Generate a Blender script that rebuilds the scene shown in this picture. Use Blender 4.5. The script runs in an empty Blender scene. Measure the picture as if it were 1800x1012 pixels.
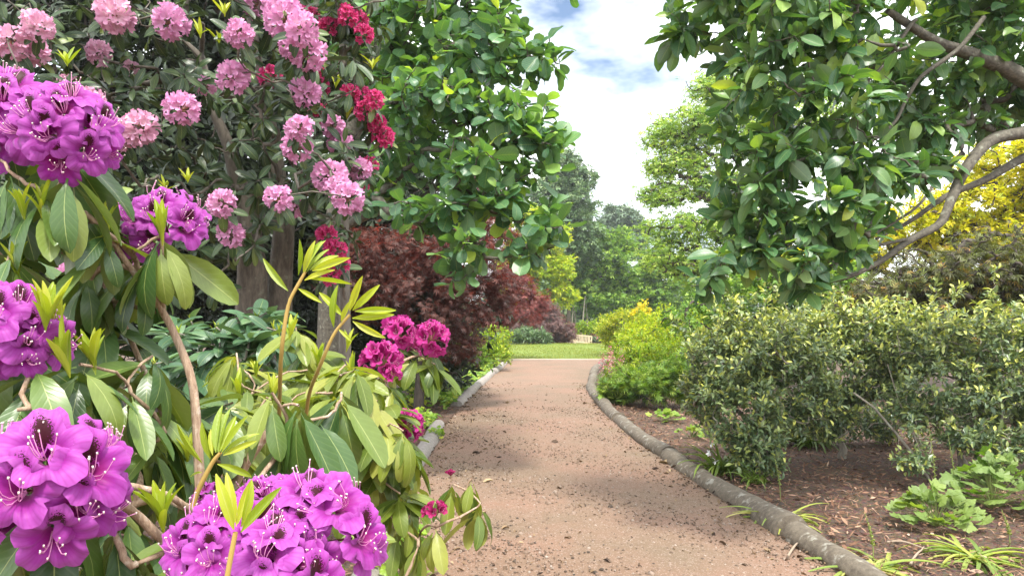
import bpy, math
import numpy as np
from mathutils import Vector, Matrix

sc = bpy.context.scene
C = sc.collection
PI = math.pi
R = math.radians

# ---------------------------------------------------------------- camera
CAMZ, F, HZ = 1.55, 1300.0, 550.0          # eye height, focal length and horizon in photo pixels
cd = bpy.data.cameras.new('camera')
cd.sensor_width = 36.0
cd.lens = F / 1800 * 36.0
cd.shift_y = (HZ - 506) / 1800
cd.clip_start = 0.05
cd.clip_end = 2000
cam = bpy.data.objects.new('camera', cd)
cam.location = (0, 0, CAMZ)
cam.rotation_euler = (PI / 2, 0, 0)
C.objects.link(cam)
sc.camera = cam

# ---------------------------------------------------------------- sky, sun, exposure
SUN = Vector((0.12, -0.42, 0.90)).normalized()
w = bpy.data.worlds.new('World')
sc.world = w
w.use_nodes = True
nt = w.node_tree
nt.nodes.clear()
def wn(t, **k):
    n = nt.nodes.new(t)
    for a, b in k.items(): setattr(n, a, b)
    return n
wo = wn('ShaderNodeOutputWorld'); bg = wn('ShaderNodeBackground')
sky = wn('ShaderNodeTexSky', sky_type='NISHITA', sun_disc=False)
sky.sun_elevation = math.asin(SUN.z)
sky.sun_rotation = math.atan2(SUN.x, SUN.y)
sky.air_density = 1.0; sky.dust_density = 1.2
tc = wn('ShaderNodeTexCoord')
mp = wn('ShaderNodeMapping'); mp.inputs['Scale'].default_value = (1.0, 1.0, 2.2); mp.inputs['Location'].default_value = (1.09, 0.2, 0.08)
nz = wn('ShaderNodeTexNoise'); nz.inputs['Scale'].default_value = 2.3; nz.inputs['Detail'].default_value = 6; nz.inputs['Roughness'].default_value = 0.55
rp = wn('ShaderNodeValToRGB'); rp.color_ramp.elements[0].position = 0.32; rp.color_ramp.elements[1].position = 0.51
mx = wn('ShaderNodeMix', data_type='RGBA')
mx.inputs[7].default_value = (14.5, 14.8, 15.2, 1)      # thin bright cloud
L = nt.links.new
L(tc.outputs['Generated'], mp.inputs[0]); L(mp.outputs[0], nz.inputs[0]); L(nz.outputs[0], rp.inputs[0])
L(rp.outputs[0], mx.inputs[0]); L(sky.outputs[0], mx.inputs[6]); L(mx.outputs[2], bg.inputs[0])
bg.inputs[1].default_value = 0.10
L(bg.outputs[0], wo.inputs[0])

sl = bpy.data.lights.new('sun', 'SUN')
sl.energy = 3.0; sl.angle = R(8); sl.color = (1, 0.96, 0.88)
so = bpy.data.objects.new('sun', sl)
so.rotation_euler = SUN.to_track_quat('Z', 'Y').to_euler()
so.location = (3, -4, 9)
C.objects.link(so)

sc.view_settings.view_transform = 'Standard'
sc.view_settings.look = 'None'
sc.view_settings.gamma = 1
sc.view_settings.exposure = 1.1
sc.cycles.use_denoising = True
sc.cycles.max_bounces = 6
sc.cycles.diffuse_bounces = 3
sc.cycles.glossy_bounces = 2
sc.cycles.transmission_bounces = 3
sc.cycles.caustics_reflective = False
sc.cycles.caustics_refractive = False

HAZE = 0.0008

# ---------------------------------------------------------------- helpers
def P(px, py, Y):
    return np.array(((px - 900) / F * Y, Y, CAMZ + (HZ - py) / F * Y))
def G(px, py):
    return P(px, py, CAMZ * F / (py - HZ))
def nrm(a):
    a = np.asarray(a, float)
    return a / np.maximum(np.linalg.norm(a, axis=-1, keepdims=True), 1e-9)
UP = np.array((0, 0, 1.0))
def smooth(e0, e1, x):
    t = np.clip((np.asarray(x, float) - e0) / (e1 - e0), 0, 1)
    return t * t * (3 - 2 * t)
def ground_z(y):
    return -0.95 * smooth(36.0, 48.0, y) - 0.05 * np.maximum(np.asarray(y, float) - 60, 0) * 0

def mesh(name, V, Q, mats, uv=None, tint=None, midx=None, flat=False):
    me = bpy.data.meshes.new(name)
    V = np.asarray(V, np.float32); Q = np.asarray(Q, np.int32)
    nq, k = Q.shape
    me.vertices.add(len(V)); me.loops.add(nq * k); me.polygons.add(nq)
    me.vertices.foreach_set('co', V.ravel())
    me.loops.foreach_set('vertex_index', Q.ravel())
    me.polygons.foreach_set('loop_start', np.arange(0, nq * k, k, dtype=np.int32))
    me.polygons.foreach_set('use_smooth', np.full(nq, not flat, bool))
    if midx is not None: me.polygons.foreach_set('material_index', np.asarray(midx, np.int32))
    if uv is not None:
        l = me.uv_layers.new(name='UVMap')
        l.data.foreach_set('uv', np.asarray(uv, np.float32)[Q.ravel()].ravel())
    if tint is not None:
        a = me.attributes.new('tint', 'FLOAT', 'POINT')
        a.data.foreach_set('value', np.asarray(tint, np.float32))
    for m in (mats if isinstance(mats, (list, tuple)) else [mats]): me.materials.append(m)
    me.update(calc_edges=True)
    return me

def obj(name, me, parent=None, M=None, kind=None, label=None, cat=None, group=None, tint=None):
    o = bpy.data.objects.new(name, me)
    C.objects.link(o)
    if parent is not None: o.parent = parent
    if M is not None: o.matrix_basis = M
    if kind: o['kind'] = kind
    if label: o['label'] = label
    if cat: o['category'] = cat
    if group: o['group'] = group
    if tint is not None: o['tint'] = float(tint)
    return o

def thing(name, label, cat, base, group=None):
    o = obj(name, None, None, Matrix.Translation(Vector(base)), None, label, cat, group)
    o.empty_display_size = 0.1
    return o

class MB:
    """collects quads"""
    def __init__(s): s.V, s.Q, s.M, s.U, s.n = [], [], [], [], 0
    def add(s, V, Q, m=0, uv=None):
        V = np.asarray(V, float); Q = np.asarray(Q, int)
        s.V.append(V); s.Q.append(Q + s.n); s.M.append(np.full(len(Q), m))
        s.U.append(np.zeros((len(V), 2)) if uv is None else uv); s.n += len(V)
    def box(s, c, h, rot=None, m=0, bev=0.0):
        c = np.asarray(c, float); h = np.asarray(h, float)
        v = np.array([(x, y, z) for x in (-1, 1) for y in (-1, 1) for z in (-1, 1)], float) * h
        if rot is not None: v = v @ np.asarray(rot).T
        s.add(v + c, [(0, 1, 3, 2), (4, 6, 7, 5), (0, 4, 5, 1), (2, 3, 7, 6), (0, 2, 6, 4), (1, 5, 7, 3)], m)
    def tube(s, pts, rad, sides=6, m=0, cap=False, rough=0.0, seed=0):
        pts = np.asarray(pts, float); n = len(pts)
        rad = np.broadcast_to(np.asarray(rad, float), (n,))
        d = nrm(np.gradient(pts, axis=0)) if n > 1 else UP[None]
        ref = np.array((0.31, 0.17, 0.93)) if abs(nrm(pts[-1] - pts[0])[2]) < 0.9 else np.array((1.0, 0.1, 0))
        x = nrm(np.cross(d, ref)); y = np.cross(d, x)
        a = np.linspace(0, 2 * PI, sides, endpoint=False)
        rr = rad[:, None] * np.ones(sides)[None]
        if rough: rr = rr * (1 + rough * np.random.default_rng(seed).standard_normal(rr.shape))
        V = pts[:, None] + rr[..., None] * (np.cos(a)[None, :, None] * x[:, None] + np.sin(a)[None, :, None] * y[:, None])
        V = V.reshape(-1, 3)
        i = np.arange(n - 1)[:, None] * sides; j = np.arange(sides)[None]; j2 = (j + 1) % sides
        Q = np.stack([i + j, i + j2, i + sides + j2, i + sides + j], -1).reshape(-1, 4)
        uv = np.stack([np.tile(a / (2 * PI), n), np.repeat(np.arange(n), sides)], 1)
        s.add(V, Q, m, uv)
        if cap:
            for k, flip in ((0, 1), (n - 1, 0)):
                ring = V[k * sides:(k + 1) * sides]; c = ring.mean(0)
                off = d[k] * rad[k] * (-0.12 if k == 0 else 0.12)
                vv = np.vstack([ring, (ring - c) * 0.55 + c + off])
                q = [(a_, (a_ + 1) % sides, sides + (a_ + 1) % sides, sides + a_) for a_ in range(sides)]
                half = sides // 2
                q += [(sides + a_, sides + a_ + 1, sides + (sides - 2 - a_) % sides, sides + (sides - 1 - a_) % sides) for a_ in range(half - 1)]
                q = np.array(q)
                s.add(vv, q[:, ::-1] if flip else q, m)
    def build(s, name, mats, flat=False):
        return mesh(name, np.vstack(s.V), np.vstack(s.Q), mats, np.vstack(s.U), None, np.concatenate(s.M), flat)

# ---------------------------------------------------------------- leaf templates (base at origin, along +Y, upper face +Z)
def leaf_tpl(W=0.35, rows=6, half=2, a=0.8, b=0.8, fold=0.12, curl=0.3, wave=0.0, pet=0.08, wf=3.0, tw=0.0):
    t = np.linspace(0, 1, rows + 1)
    if rows >= 6: t = .35 * t + .65 * (.5 - .5 * np.cos(PI * t))
    tt = np.clip((t - pet) / (1 - pet), 0, 1)
    wv = tt ** a * (1 - tt) ** b
    wv = wv / (a ** a * b ** b / (a + b) ** (a + b)) * W / 2
    wv = np.maximum(wv, 0.010)
    th = curl * t ** 1.3
    dt = np.diff(t)
    y = np.concatenate([[0], np.cumsum(np.cos((th[1:] + th[:-1]) / 2) * dt)])
    z = -np.concatenate([[0], np.cumsum(np.sin((th[1:] + th[:-1]) / 2) * dt)])
    u = np.linspace(-1, 1, 2 * half + 1)
    X = wv[:, None] * u[None]
    Zf = fold * np.abs(X) * 2 + wave * W * np.abs(u)[None] ** 1.5 * np.sin(t[:, None] * wf * 2 * PI + 1.3 * np.sign(u)[None])
    Yg = y[:, None] + np.sin(th)[:, None] * Zf
    Zg = z[:, None] + np.cos(th)[:, None] * Zf
    if tw:
        ang = tw * t[:, None]
        X, Zg = X * np.cos(ang) - (Zg - z[:, None]) * np.sin(ang), z[:, None] + X * np.sin(ang) + (Zg - z[:, None]) * np.cos(ang)
    V = np.stack([X, Yg + 0 * X, Zg + 0 * X], -1).reshape(-1, 3)
    nc = len(u)
    i = np.arange(rows)[:, None] * nc; j = np.arange(nc - 1)[None]
    Q = np.stack([i + j, i + j + 1, i + nc + j + 1, i + nc + j], -1).reshape(-1, 4)
    uv = np.stack(np.broadcast_arrays((u[None] + 1) / 2, t[:, None]), -1).reshape(-1, 2)
    return V, Q, uv

def palm_tpl(lobes=5, span=300, depth=0.35, teeth=0.06, cup=0.15, rows=3, per=6, pet=0.0, sharp=1.0):
    n = lobes * per
    ph = np.linspace(-span / 2, span / 2, n + 1) * PI / 180
    f = ((np.arange(n + 1) / per) % 1) - 0.5
    Rr = 1 - depth * (2 * np.abs(f)) ** sharp + teeth * (np.arange(n + 1) % 2)
    Rr = Rr * (0.72 + 0.28 * np.cos(ph / 2))
    t = np.linspace(0.03, 1, rows + 1)
    r = t[:, None] * Rr[None] * 0.5
    x = r * np.sin(ph)[None]; y = r * np.cos(ph)[None] + pet
    z = cup * r * r * 2 + 0.05 * r * np.cos(ph * lobes * 360 / span)[None] - 0.03
    V = np.stack([x, y, z], -1).reshape(-1, 3)
    nc = n + 1
    i = np.arange(rows)[:, None] * nc; j = np.arange(n)[None]
    Q = np.stack([i + j, i + nc + j, i + nc + j + 1, i + j + 1], -1).reshape(-1, 4)
    uv = np.stack(np.broadcast_arrays(f[None] + 0.5, t[:, None]), -1).reshape(-1, 2)
    return V, Q, uv

def combine(tpls_xf):
    V, Q, U, n = [], [], [], 0
    for (v, q, u), (ang, sx, off) in tpls_xf:
        c, s = math.cos(ang), math.sin(ang)
        v2 = v * sx
        v2 = np.stack([v2[:, 0] * c - v2[:, 1] * s, v2[:, 0] * s + v2[:, 1] * c, v2[:, 2]], 1) + np.asarray(off)
        V.append(v2); Q.append(q + n); U.append(u); n += len(v)
    return np.vstack(V), np.vstack(Q), np.vstack(U)

def frames(d, n):
    d = nrm(d); x = np.cross(d, n)
    bad = np.linalg.norm(x, axis=-1) < 1e-4
    if np.any(bad): x[bad] = np.cross(d[bad], (0.3, 0.9, 0.1))
    x = nrm(x); z = np.cross(x, d)
    return x, d, z

def scatter(tpls, pos, d, n, s, tint, mats, name='foliage'):
    """one mesh of many leaf instances"""
    x, y, z = frames(d, n)
    N = len(pos); s = np.broadcast_to(s, (N,)); tint = np.broadcast_to(tint, (N,))
    pick = np.random.default_rng(N).integers(0, len(tpls), N)
    VV, QQ, UU, TT, off = [], [], [], [], 0
    for k, (tv, tq, tu) in enumerate(tpls):
        I = np.where(pick == k)[0]
        if not len(I): continue
        v = tv[None] * s[I, None, None]
        W = pos[I, None] + v[..., :1] * x[I, None] + v[..., 1:2] * y[I, None] + v[..., 2:] * z[I, None]
        VV.append(W.reshape(-1, 3))
        QQ.append((tq[None] + (np.arange(len(I)) * len(tv))[:, None, None]).reshape(-1, 4) + off)
        UU.append(np.tile(tu, (len(I), 1))); TT.append(np.repeat(tint[I], len(tv)))
        off += len(I) * len(tv)
    return mesh(name, np.vstack(VV), np.vstack(QQ), mats, np.vstack(UU), np.concatenate(TT))

_tplmesh = {}
def tmesh(key, tpl, mats):
    if key not in _tplmesh: _tplmesh[key] = mesh(key, tpl[0], tpl[1], mats, tpl[2])
    return _tplmesh[key]

def leafset(T, key, tpls, mat, pos, d, n, s, tint, single=300, name='leaf', cell=14, percell=1, mass='foliage'):
    pos = np.asarray(pos, float); N = len(pos)
    if N == 0: return
    s = np.broadcast_to(s, (N,)).astype(float); tint = np.broadcast_to(tint, (N,)).astype(float)
    d = nrm(d); n = np.asarray(n, float)
    base = np.array(T.location)
    chosen = np.zeros(N, bool)
    if single:
        mid = pos + d * s[:, None] * 0.5
        Y = np.maximum(mid[:, 1], 0.05)
        px = 900 + F * mid[:, 0] / Y; py = HZ - F * (mid[:, 2] - CAMZ) / Y
        ok = (mid[:, 1] > 0.3) & (px > -10) & (px < 1810) & (py > -10) & (py < 1020)
        size = s / Y
        taken = {}
        cnt = 0
        for i in np.argsort(Y):
            if not ok[i]: continue
            k = (int(px[i] // cell), int(py[i] // cell))
            if taken.get(k, 0) >= percell: continue
            taken[k] = taken.get(k, 0) + 1
            chosen[i] = True; cnt += 1
            if cnt >= single: break
    x, y, z = frames(d, n)
    r2 = np.random.default_rng(N + 5)
    for i in np.where(chosen)[0]:
        v = r2.integers(0, len(tpls))
        me = tmesh(f'{key}_{v}', tpls[v], mat)
        sI = s[i]; b = pos[i] - base
        M = Matrix(((x[i, 0] * sI, y[i, 0] * sI, z[i, 0] * sI, b[0]), (x[i, 1] * sI, y[i, 1] * sI, z[i, 1] * sI, b[1]),
                    (x[i, 2] * sI, y[i, 2] * sI, z[i, 2] * sI, b[2]), (0, 0, 0, 1)))
        obj(name, me, T, M, tint=tint[i])
    I = ~chosen
    if I.sum():
        me = scatter(tpls, pos[I] - base, d[I], n[I], s[I], tint[I], mat)
        obj(mass, me, T, kind='stuff')

# ---------------------------------------------------------------- materials
def new_mat(name):
    m = bpy.data.materials.new(name); m.use_nodes = True
    nt = m.node_tree; nt.nodes.clear()
    out = nt.nodes.new('ShaderNodeOutputMaterial')
    def N(t, **k):
        n = nt.nodes.new(t)
        for a, b in k.items(): setattr(n, a, b)
        return n
    def ln(a, b): nt.links.new(a, b)
    return m, N, ln, out
def math_(N, ln, op, a, b=None, c=None):
    n = N('ShaderNodeMath', operation=op)
    for i, v in enumerate((a, b, c)):
        if v is None: continue
        if isinstance(v, (int, float)): n.inputs[i].default_value = v
        else: ln(v, n.inputs[i])
    return n.outputs[0]
def mixc(N, ln, fac, a, b, mode='MIX'):
    n = N('ShaderNodeMix', data_type='RGBA', blend_type=mode)
    for i, v in ((0, fac), (6, a), (7, b)):
        if isinstance(v, (int, float)): n.inputs[i].default_value = v
        elif isinstance(v, (tuple, list)): n.inputs[i].default_value = (*v[:3], 1)
        else: ln(v, n.inputs[i])
    return n.outputs[2]
def ramp(N, ln, fac, stops):
    n = N('ShaderNodeValToRGB'); cr = n.color_ramp
    while len(cr.elements) < len(stops): cr.elements.new(0.5)
    for e, (p, c) in zip(cr.elements, stops):
        e.position = p; e.color = (*c[:3], 1) if isinstance(c, (tuple, list)) else (c, c, c, 1)
    if fac is not None: ln(fac, n.inputs[0])
    return n.outputs[0]
def noise(N, ln, vec, scale, detail=3, rough=0.5):
    n = N('ShaderNodeTexNoise'); n.inputs['Scale'].default_value = scale
    n.inputs['Detail'].default_value = detail; n.inputs['Roughness'].default_value = rough
    if vec is not None: ln(vec, n.inputs['Vector'])
    return n

def leaf_mat(name, stops, under=None, rough=0.4, trans=0.35, rib=0.0, ribw=0.035, vein=0.0, tcol=None, spec=0.5, edge=None, blot=0.25, coat=0.0):
    m, N, ln, out = new_mat(name)
    ga = N('ShaderNodeAttribute', attribute_type='GEOMETRY', attribute_name='tint')
    oa = N('ShaderNodeAttribute', attribute_type='OBJECT', attribute_name='tint')
    t = math_(N, ln, 'ADD', ga.outputs['Fac'], oa.outputs['Fac'])
    col = ramp(N, ln, t, stops)
    geo = N('ShaderNodeNewGeometry')
    if blot:
        nn = noise(N, ln, geo.outputs['Position'], 55 if vein else 9, 2)
        f = math_(N, ln, 'MULTIPLY_ADD', nn.outputs[0], blot * 2, 1 - blot)
        bw = N('ShaderNodeCombineColor')
        for i in range(3): ln(f, bw.inputs[i])
        col = mixc(N, ln, 1.0, col, bw.outputs[0], 'MULTIPLY')
    p = N('ShaderNodeBsdfPrincipled')
    if rib or vein or edge:
        uv = N('ShaderNodeUVMap'); sx = N('ShaderNodeSeparateXYZ'); ln(uv.outputs[0], sx.inputs[0])
        au = math_(N, ln, 'ABSOLUTE', math_(N, ln, 'SUBTRACT', sx.outputs[0], 0.5))
        if edge:
            e = math_(N, ln, 'SMOOTH_MIN', 1.0, math_(N, ln, 'MULTIPLY', math_(N, ln, 'MAXIMUM', math_(N, ln, 'SUBTRACT', au, edge[1]), 0.0), 14.0), 0.1)
            col = mixc(N, ln, e, col, edge[0])
        if vein:
            wv = math_(N, ln, 'SINE', math_(N, ln, 'MULTIPLY', math_(N, ln, 'SUBTRACT', sx.outputs[1], math_(N, ln, 'MULTIPLY', au, 0.42)), 62.0))
            wv2 = math_(N, ln, 'POWER', math_(N, ln, 'MULTIPLY_ADD', wv, 0.5, 0.5), 5.0)
            vf = math_(N, ln, 'MULTIPLY', wv2, vein)
            col = mixc(N, ln, vf, col, mixc(N, ln, 0.5, col, (0.32, 0.42, 0.14)))
            h = math_(N, ln, 'SUBTRACT', 1.0, wv2)
            bp = N('ShaderNodeBump'); bp.inputs['Strength'].default_value = 0.12; bp.inputs['Distance'].default_value = 0.0012
            ln(h, bp.inputs['Height']); ln(bp.outputs[0], p.inputs['Normal'])
        if rib:
            rf = math_(N, ln, 'MULTIPLY', math_(N, ln, 'LESS_THAN', au, ribw), rib)
            col = mixc(N, ln, rf, col, mixc(N, ln, 0.6, col, (0.5, 0.55, 0.2)))
    if under: col2 = mixc(N, ln, geo.outputs['Backfacing'], col, mixc(N, ln, 0.6, col, under))
    else: col2 = col
    ln(col2, p.inputs['Base Color'])
    p.inputs['Roughness'].default_value = rough
    p.inputs['Specular IOR Level'].default_value = spec
    if coat: p.inputs['Coat Weight'].default_value = coat; p.inputs['Coat Roughness'].default_value = 0.3
    tr = N('ShaderNodeBsdfTranslucent')
    tl = mixc(N, ln, 1.0, col, tcol or (1.25, 1.3, 0.55), 'MULTIPLY')
    ln(tl, tr.inputs[0])
    ms = N('ShaderNodeMixShader'); ms.inputs[0].default_value = trans
    ln(p.outputs[0], ms.inputs[1]); ln(tr.outputs[0], ms.inputs[2]); ln(ms.outputs[0], out.inputs[0])
    return m

def petal_mat(name, base, light, deep, blotch=None, bs=1.0, trans=0.35):
    m, N, ln, out = new_mat(name)
    uv = N('ShaderNodeUVMap'); sx = N('ShaderNodeSeparateXYZ'); ln(uv.outputs[0], sx.inputs[0])
    x = math_(N, ln, 'MULTIPLY_ADD', sx.outputs[0], 2.0, -1.0); y = math_(N, ln, 'MULTIPLY_ADD', sx.outputs[1], 2.0, -1.0)
    r = math_(N, ln, 'SQRT', math_(N, ln, 'ADD', math_(N, ln, 'MULTIPLY', x, x), math_(N, ln, 'MULTIPLY', y, y)))
    oa = N('ShaderNodeAttribute', attribute_type='OBJECT', attribute_name='tint')
    n1 = noise(N, ln, uv.outputs[0], 7, 3)
    f = math_(N, ln, 'ADD', r, math_(N, ln, 'MULTIPLY_ADD', n1.outputs[0], 0.5, -0.25))
    f = math_(N, ln, 'ADD', f, math_(N, ln, 'MULTIPLY_ADD', oa.outputs['Fac'], 0.3, -0.15))
    col = ramp(N, ln, f, [(0.1, deep), (0.5, base), (0.95, light)])
    # fine radial veins
    an = math_(N, ln, 'ARCTAN2', y, x)
    vn = math_(N, ln, 'POWER', math_(N, ln, 'MULTIPLY_ADD', math_(N, ln, 'SINE', math_(N, ln, 'MULTIPLY', an, 45.0)), 0.5, 0.5), 3.0)
    col = mixc(N, ln, math_(N, ln, 'MULTIPLY', vn, 0.22), col, deep)
    if blotch:
        bx = math_(N, ln, 'DIVIDE', x, 0.24); by = math_(N, ln, 'DIVIDE', math_(N, ln, 'SUBTRACT', y, 0.48), 0.34)
        dd = math_(N, ln, 'SQRT', math_(N, ln, 'ADD', math_(N, ln, 'MULTIPLY', bx, bx), math_(N, ln, 'MULTIPLY', by, by)))
        sp = noise(N, ln, uv.outputs[0], 55, 1)
        dd = math_(N, ln, 'ADD', dd, math_(N, ln, 'MULTIPLY_ADD', sp.outputs[0], 1.7, -0.85))
        bf = math_(N, ln, 'MULTIPLY', ramp(N, ln, dd, [(0.78, 1.0), (1.0, 0.0)]), bs)
        col = mixc(N, ln, bf, col, blotch)
    p = N('ShaderNodeBsdfPrincipled'); ln(col, p.inputs['Base Color'])
    p.inputs['Roughness'].default_value = 0.5; p.inputs['Specular IOR Level'].default_value = 0.25
    p.inputs['Sheen Weight'].default_value = 0.15
    tr = N('ShaderNodeBsdfTranslucent'); ln(col, tr.inputs[0])
    ms = N('ShaderNodeMixShader'); ms.inputs[0].default_value = trans
    ln(p.outputs[0], ms.inputs[1]); ln(tr.outputs[0], ms.inputs[2]); ln(ms.outputs[0], out.inputs[0])
    return m

def bark_mat(name, c1, c2, scale=30, lichen=None, lscale=9, lt=0.62, stretch=0.25, bump=0.6):
    m, N, ln, out = new_mat(name)
    tcn = N('ShaderNodeTexCoord')
    mpn = N('ShaderNodeMapping'); mpn.inputs['Scale'].default_value = (1, 1, stretch); ln(tcn.outputs['Object'], mpn.inputs[0])
    n1 = noise(N, ln, mpn.outputs[0], scale, 5, 0.65)
    n2 = noise(N, ln, tcn.outputs['Object'], scale * 0.18, 3)
    col = ramp(N, ln, n1.outputs[0], [(0.3, c1), (0.7, c2)])
    col = mixc(N, ln, math_(N, ln, 'MULTIPLY', n2.outputs[0], 0.5), col, c1)
    if lichen:
        n3 = noise(N, ln, tcn.outputs['Object'], lscale, 4, 0.6)
        col = mixc(N, ln, ramp(N, ln, n3.outputs[0], [(lt, 0.0), (lt + 0.1, 0.6)]), col, lichen)
    p = N('ShaderNodeBsdfPrincipled'); ln(col, p.inputs['Base Color']); p.inputs['Roughness'].default_value = 0.85
    bp = N('ShaderNodeBump'); bp.inputs['Strength'].default_value = bump; bp.inputs['Distance'].default_value = 0.01
    ln(n1.outputs[0], bp.inputs['Height']); ln(bp.outputs[0], p.inputs['Normal']); ln(p.outputs[0], out.inputs[0])
    return m

def flat_mat(name, col, rough=0.7, trans=0.0, stops=None):
    m, N, ln, out = new_mat(name)
    p = N('ShaderNodeBsdfPrincipled'); p.inputs['Roughness'].default_value = rough
    if stops:
        ga = N('ShaderNodeAttribute', attribute_type='GEOMETRY', attribute_name='tint')
        ln(ramp(N, ln, ga.outputs['Fac'], stops), p.inputs['Base Color'])
    else:
        t = N('ShaderNodeTexCoord'); nn = noise(N, ln, t.outputs['Object'], 40, 3)
        ln(mixc(N, ln, math_(N, ln, 'MULTIPLY', nn.outputs[0], 0.5), col, tuple(c * 0.6 for c in col)), p.inputs['Base Color'])
    ln(p.outputs[0], out.inputs[0])
    return m

# ---------------------------------------------------------------- woody skeleton
def grow(trunk, trad, tips, jit=0.06, rtip=0.004, pw=0.45, seed=1, nmid=4, sag=0.0, lim=None, follow=0.35):
    """join every tip to the nearest wood already there; returns chains [(points, radii, limb id)]"""
    r = np.random.default_rng(seed)
    trunk = np.asarray(trunk, float)
    nodes = [p for p in trunk]; par = [i - 1 for i in range(len(trunk))]; limb = [-1] * len(trunk)
    root = trunk[0]
    order = np.argsort(np.min(np.linalg.norm(tips[:, None] - trunk[None], axis=2), axis=1))
    chains = []; nl = 0
    A = np.zeros((len(trunk) + len(tips) * nmid + 8, 3)); A[:len(trunk)] = trunk
    dirs = [nrm(trunk[min(i + 1, len(trunk) - 1)] - trunk[max(i - 1, 0)]) for i in range(len(trunk))]
    start = max(1, int(len(trunk) * 0.25))
    for ti in order:
        t = tips[ti]; n = len(nodes)
        dd = np.linalg.norm(A[:n] - t, axis=1)
        dd[:start] += 3.0
        dd += 0.35 * np.maximum(A[:n, 2] - t[2], 0)
        k = int(np.argmin(dd)); a = A[k]; ln_ = np.linalg.norm(t - a)
        c = a + dirs[k] * follow * ln_ + (0, 0, -sag * ln_)
        lid = limb[k]
        if lid == -1: lid = nl; nl += 1
        ids = [k]
        prev = a
        for j in range(1, nmid + 1):
            u = j / nmid
            q = (1 - u) ** 2 * a + 2 * u * (1 - u) * c + u * u * t
            if j < nmid: q = q + r.standard_normal(3) * jit * ln_
            A[len(nodes)] = q; nodes.append(q); par.append(ids[-1]); limb.append(lid); dirs.append(nrm(q - prev)); prev = q
            ids.append(len(nodes) - 1)
        chains.append((ti, ids, lid))
    n = len(nodes); wt = np.zeros(n)
    for ti, ids, lid in chains: wt[ids[-1]] += 1
    for i in range(n - 1, 0, -1):
        if par[i] >= 0: wt[par[i]] += wt[i]
    rad = rtip * np.maximum(wt, 1) ** pw
    tr = np.asarray(trad, float)
    out = []
    tipdir = np.zeros((len(tips), 3))
    for ti, ids, lid in chains:
        pr = rad[ids].copy()
        pr[0] = min(pr[1] * 1.12, rad[ids[0]] if ids[0] >= len(trunk) else tr[ids[0]])
        pr[-1] = min(pr[-1], rtip)
        out.append((A[ids], pr, lid)); tipdir[ti] = nrm(A[ids[-1]] - A[ids[-2]])
    return out, tipdir, nl

def wood(T, chains, nl, trunk, trad, mat, sides=6, join=False, tname='trunk', bname='branch', tsides=10):
    base = np.array(T.location)
    tb = MB(); tb.tube(np.asarray(trunk) - base, trad, tsides, rough=0.05, seed=3)
    if join:
        for p, r_, l in chains: tb.tube(p - base, r_, sides)
        obj(tname, tb.build(tname, mat), T); return
    obj(tname, tb.build(tname, mat), T)
    bs = {}
    for p, r_, l in chains:
        bs.setdefault(l, MB()).tube(p - base, r_, sides)
    for l, b in bs.items(): obj(bname, b.build(bname, mat), T)

def ell(px, py, Y, rx, ry, rd):
    return P(px, py, Y), np.array((rx * Y / F, rd, ry * Y / F))

def sample_ells(ells, n, r, inner=0.55, zmin=0.05, back=0.5):
    vol = np.array([np.prod(e[1]) ** (2 / 3) for e in ells]); vol /= vol.sum()
    P_, D_ = [], []
    for (c, rd), f in zip(ells, vol):
        m = max(3, int(round(n * f)))
        v = nrm(r.standard_normal((m, 3)))
        bk = (v[:, 1] > 0.3) & (r.random(m) < back); v[bk, 1] *= -1
        rho = inner + (1 - inner) * r.random(m) ** 0.6
        lump = 1 + 0.13 * np.sin(v[:, 0] * 7 + c[0] * 5) * np.cos(v[:, 2] * 6 + c[2]) + 0.08 * r.standard_normal(m)
        p = c + v * rd * (rho * lump)[:, None]
        k = p[:, 2] > zmin
        P_.append(p[k]); D_.append(nrm(v[k] / rd))
    return np.vstack(P_), np.vstack(D_)

def spray(tips, dirs, k, length, r, a=0.5, b=0.9, up=0.25, jit=0.3, spread=0.0, lift=1.0, nj=0.35, back=1.0):
    """k leaves along the last stretch of every twig"""
    N = len(tips)
    dirs = nrm(dirs)
    ref = np.where(np.abs(dirs[:, 2:3]) < 0.9, UP[None], np.array((1.0, 0, 0))[None])
    u = nrm(np.cross(dirs, ref)); v = np.cross(u, dirs)
    t = (np.arange(k) + 0.5) / k
    t = np.broadcast_to(t, (N, k)) + r.uniform(-.5, .5, (N, k)) / k
    az = np.arange(k)[None] * 2.4 + r.random((N, 1)) * 6.28 + r.uniform(-.4, .4, (N, k))
    rad = np.cos(az)[..., None] * u[:, None] + np.sin(az)[..., None] * v[:, None]
    pos = tips[:, None] - dirs[:, None] * (length * (1 - t) * back)[..., None] + rad * 0.004
    if spread: pos = pos + r.standard_normal(pos.shape) * spread
    d = dirs[:, None] * (a * (0.5 + t))[..., None] + rad * b + UP * up + r.standard_normal(pos.shape) * jit
    d = nrm(d)
    n = UP * lift + dirs[:, None] * 0.3 + r.standard_normal(pos.shape) * nj
    return pos.reshape(-1, 3), d.reshape(-1, 3), n.reshape(-1, 3)

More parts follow.
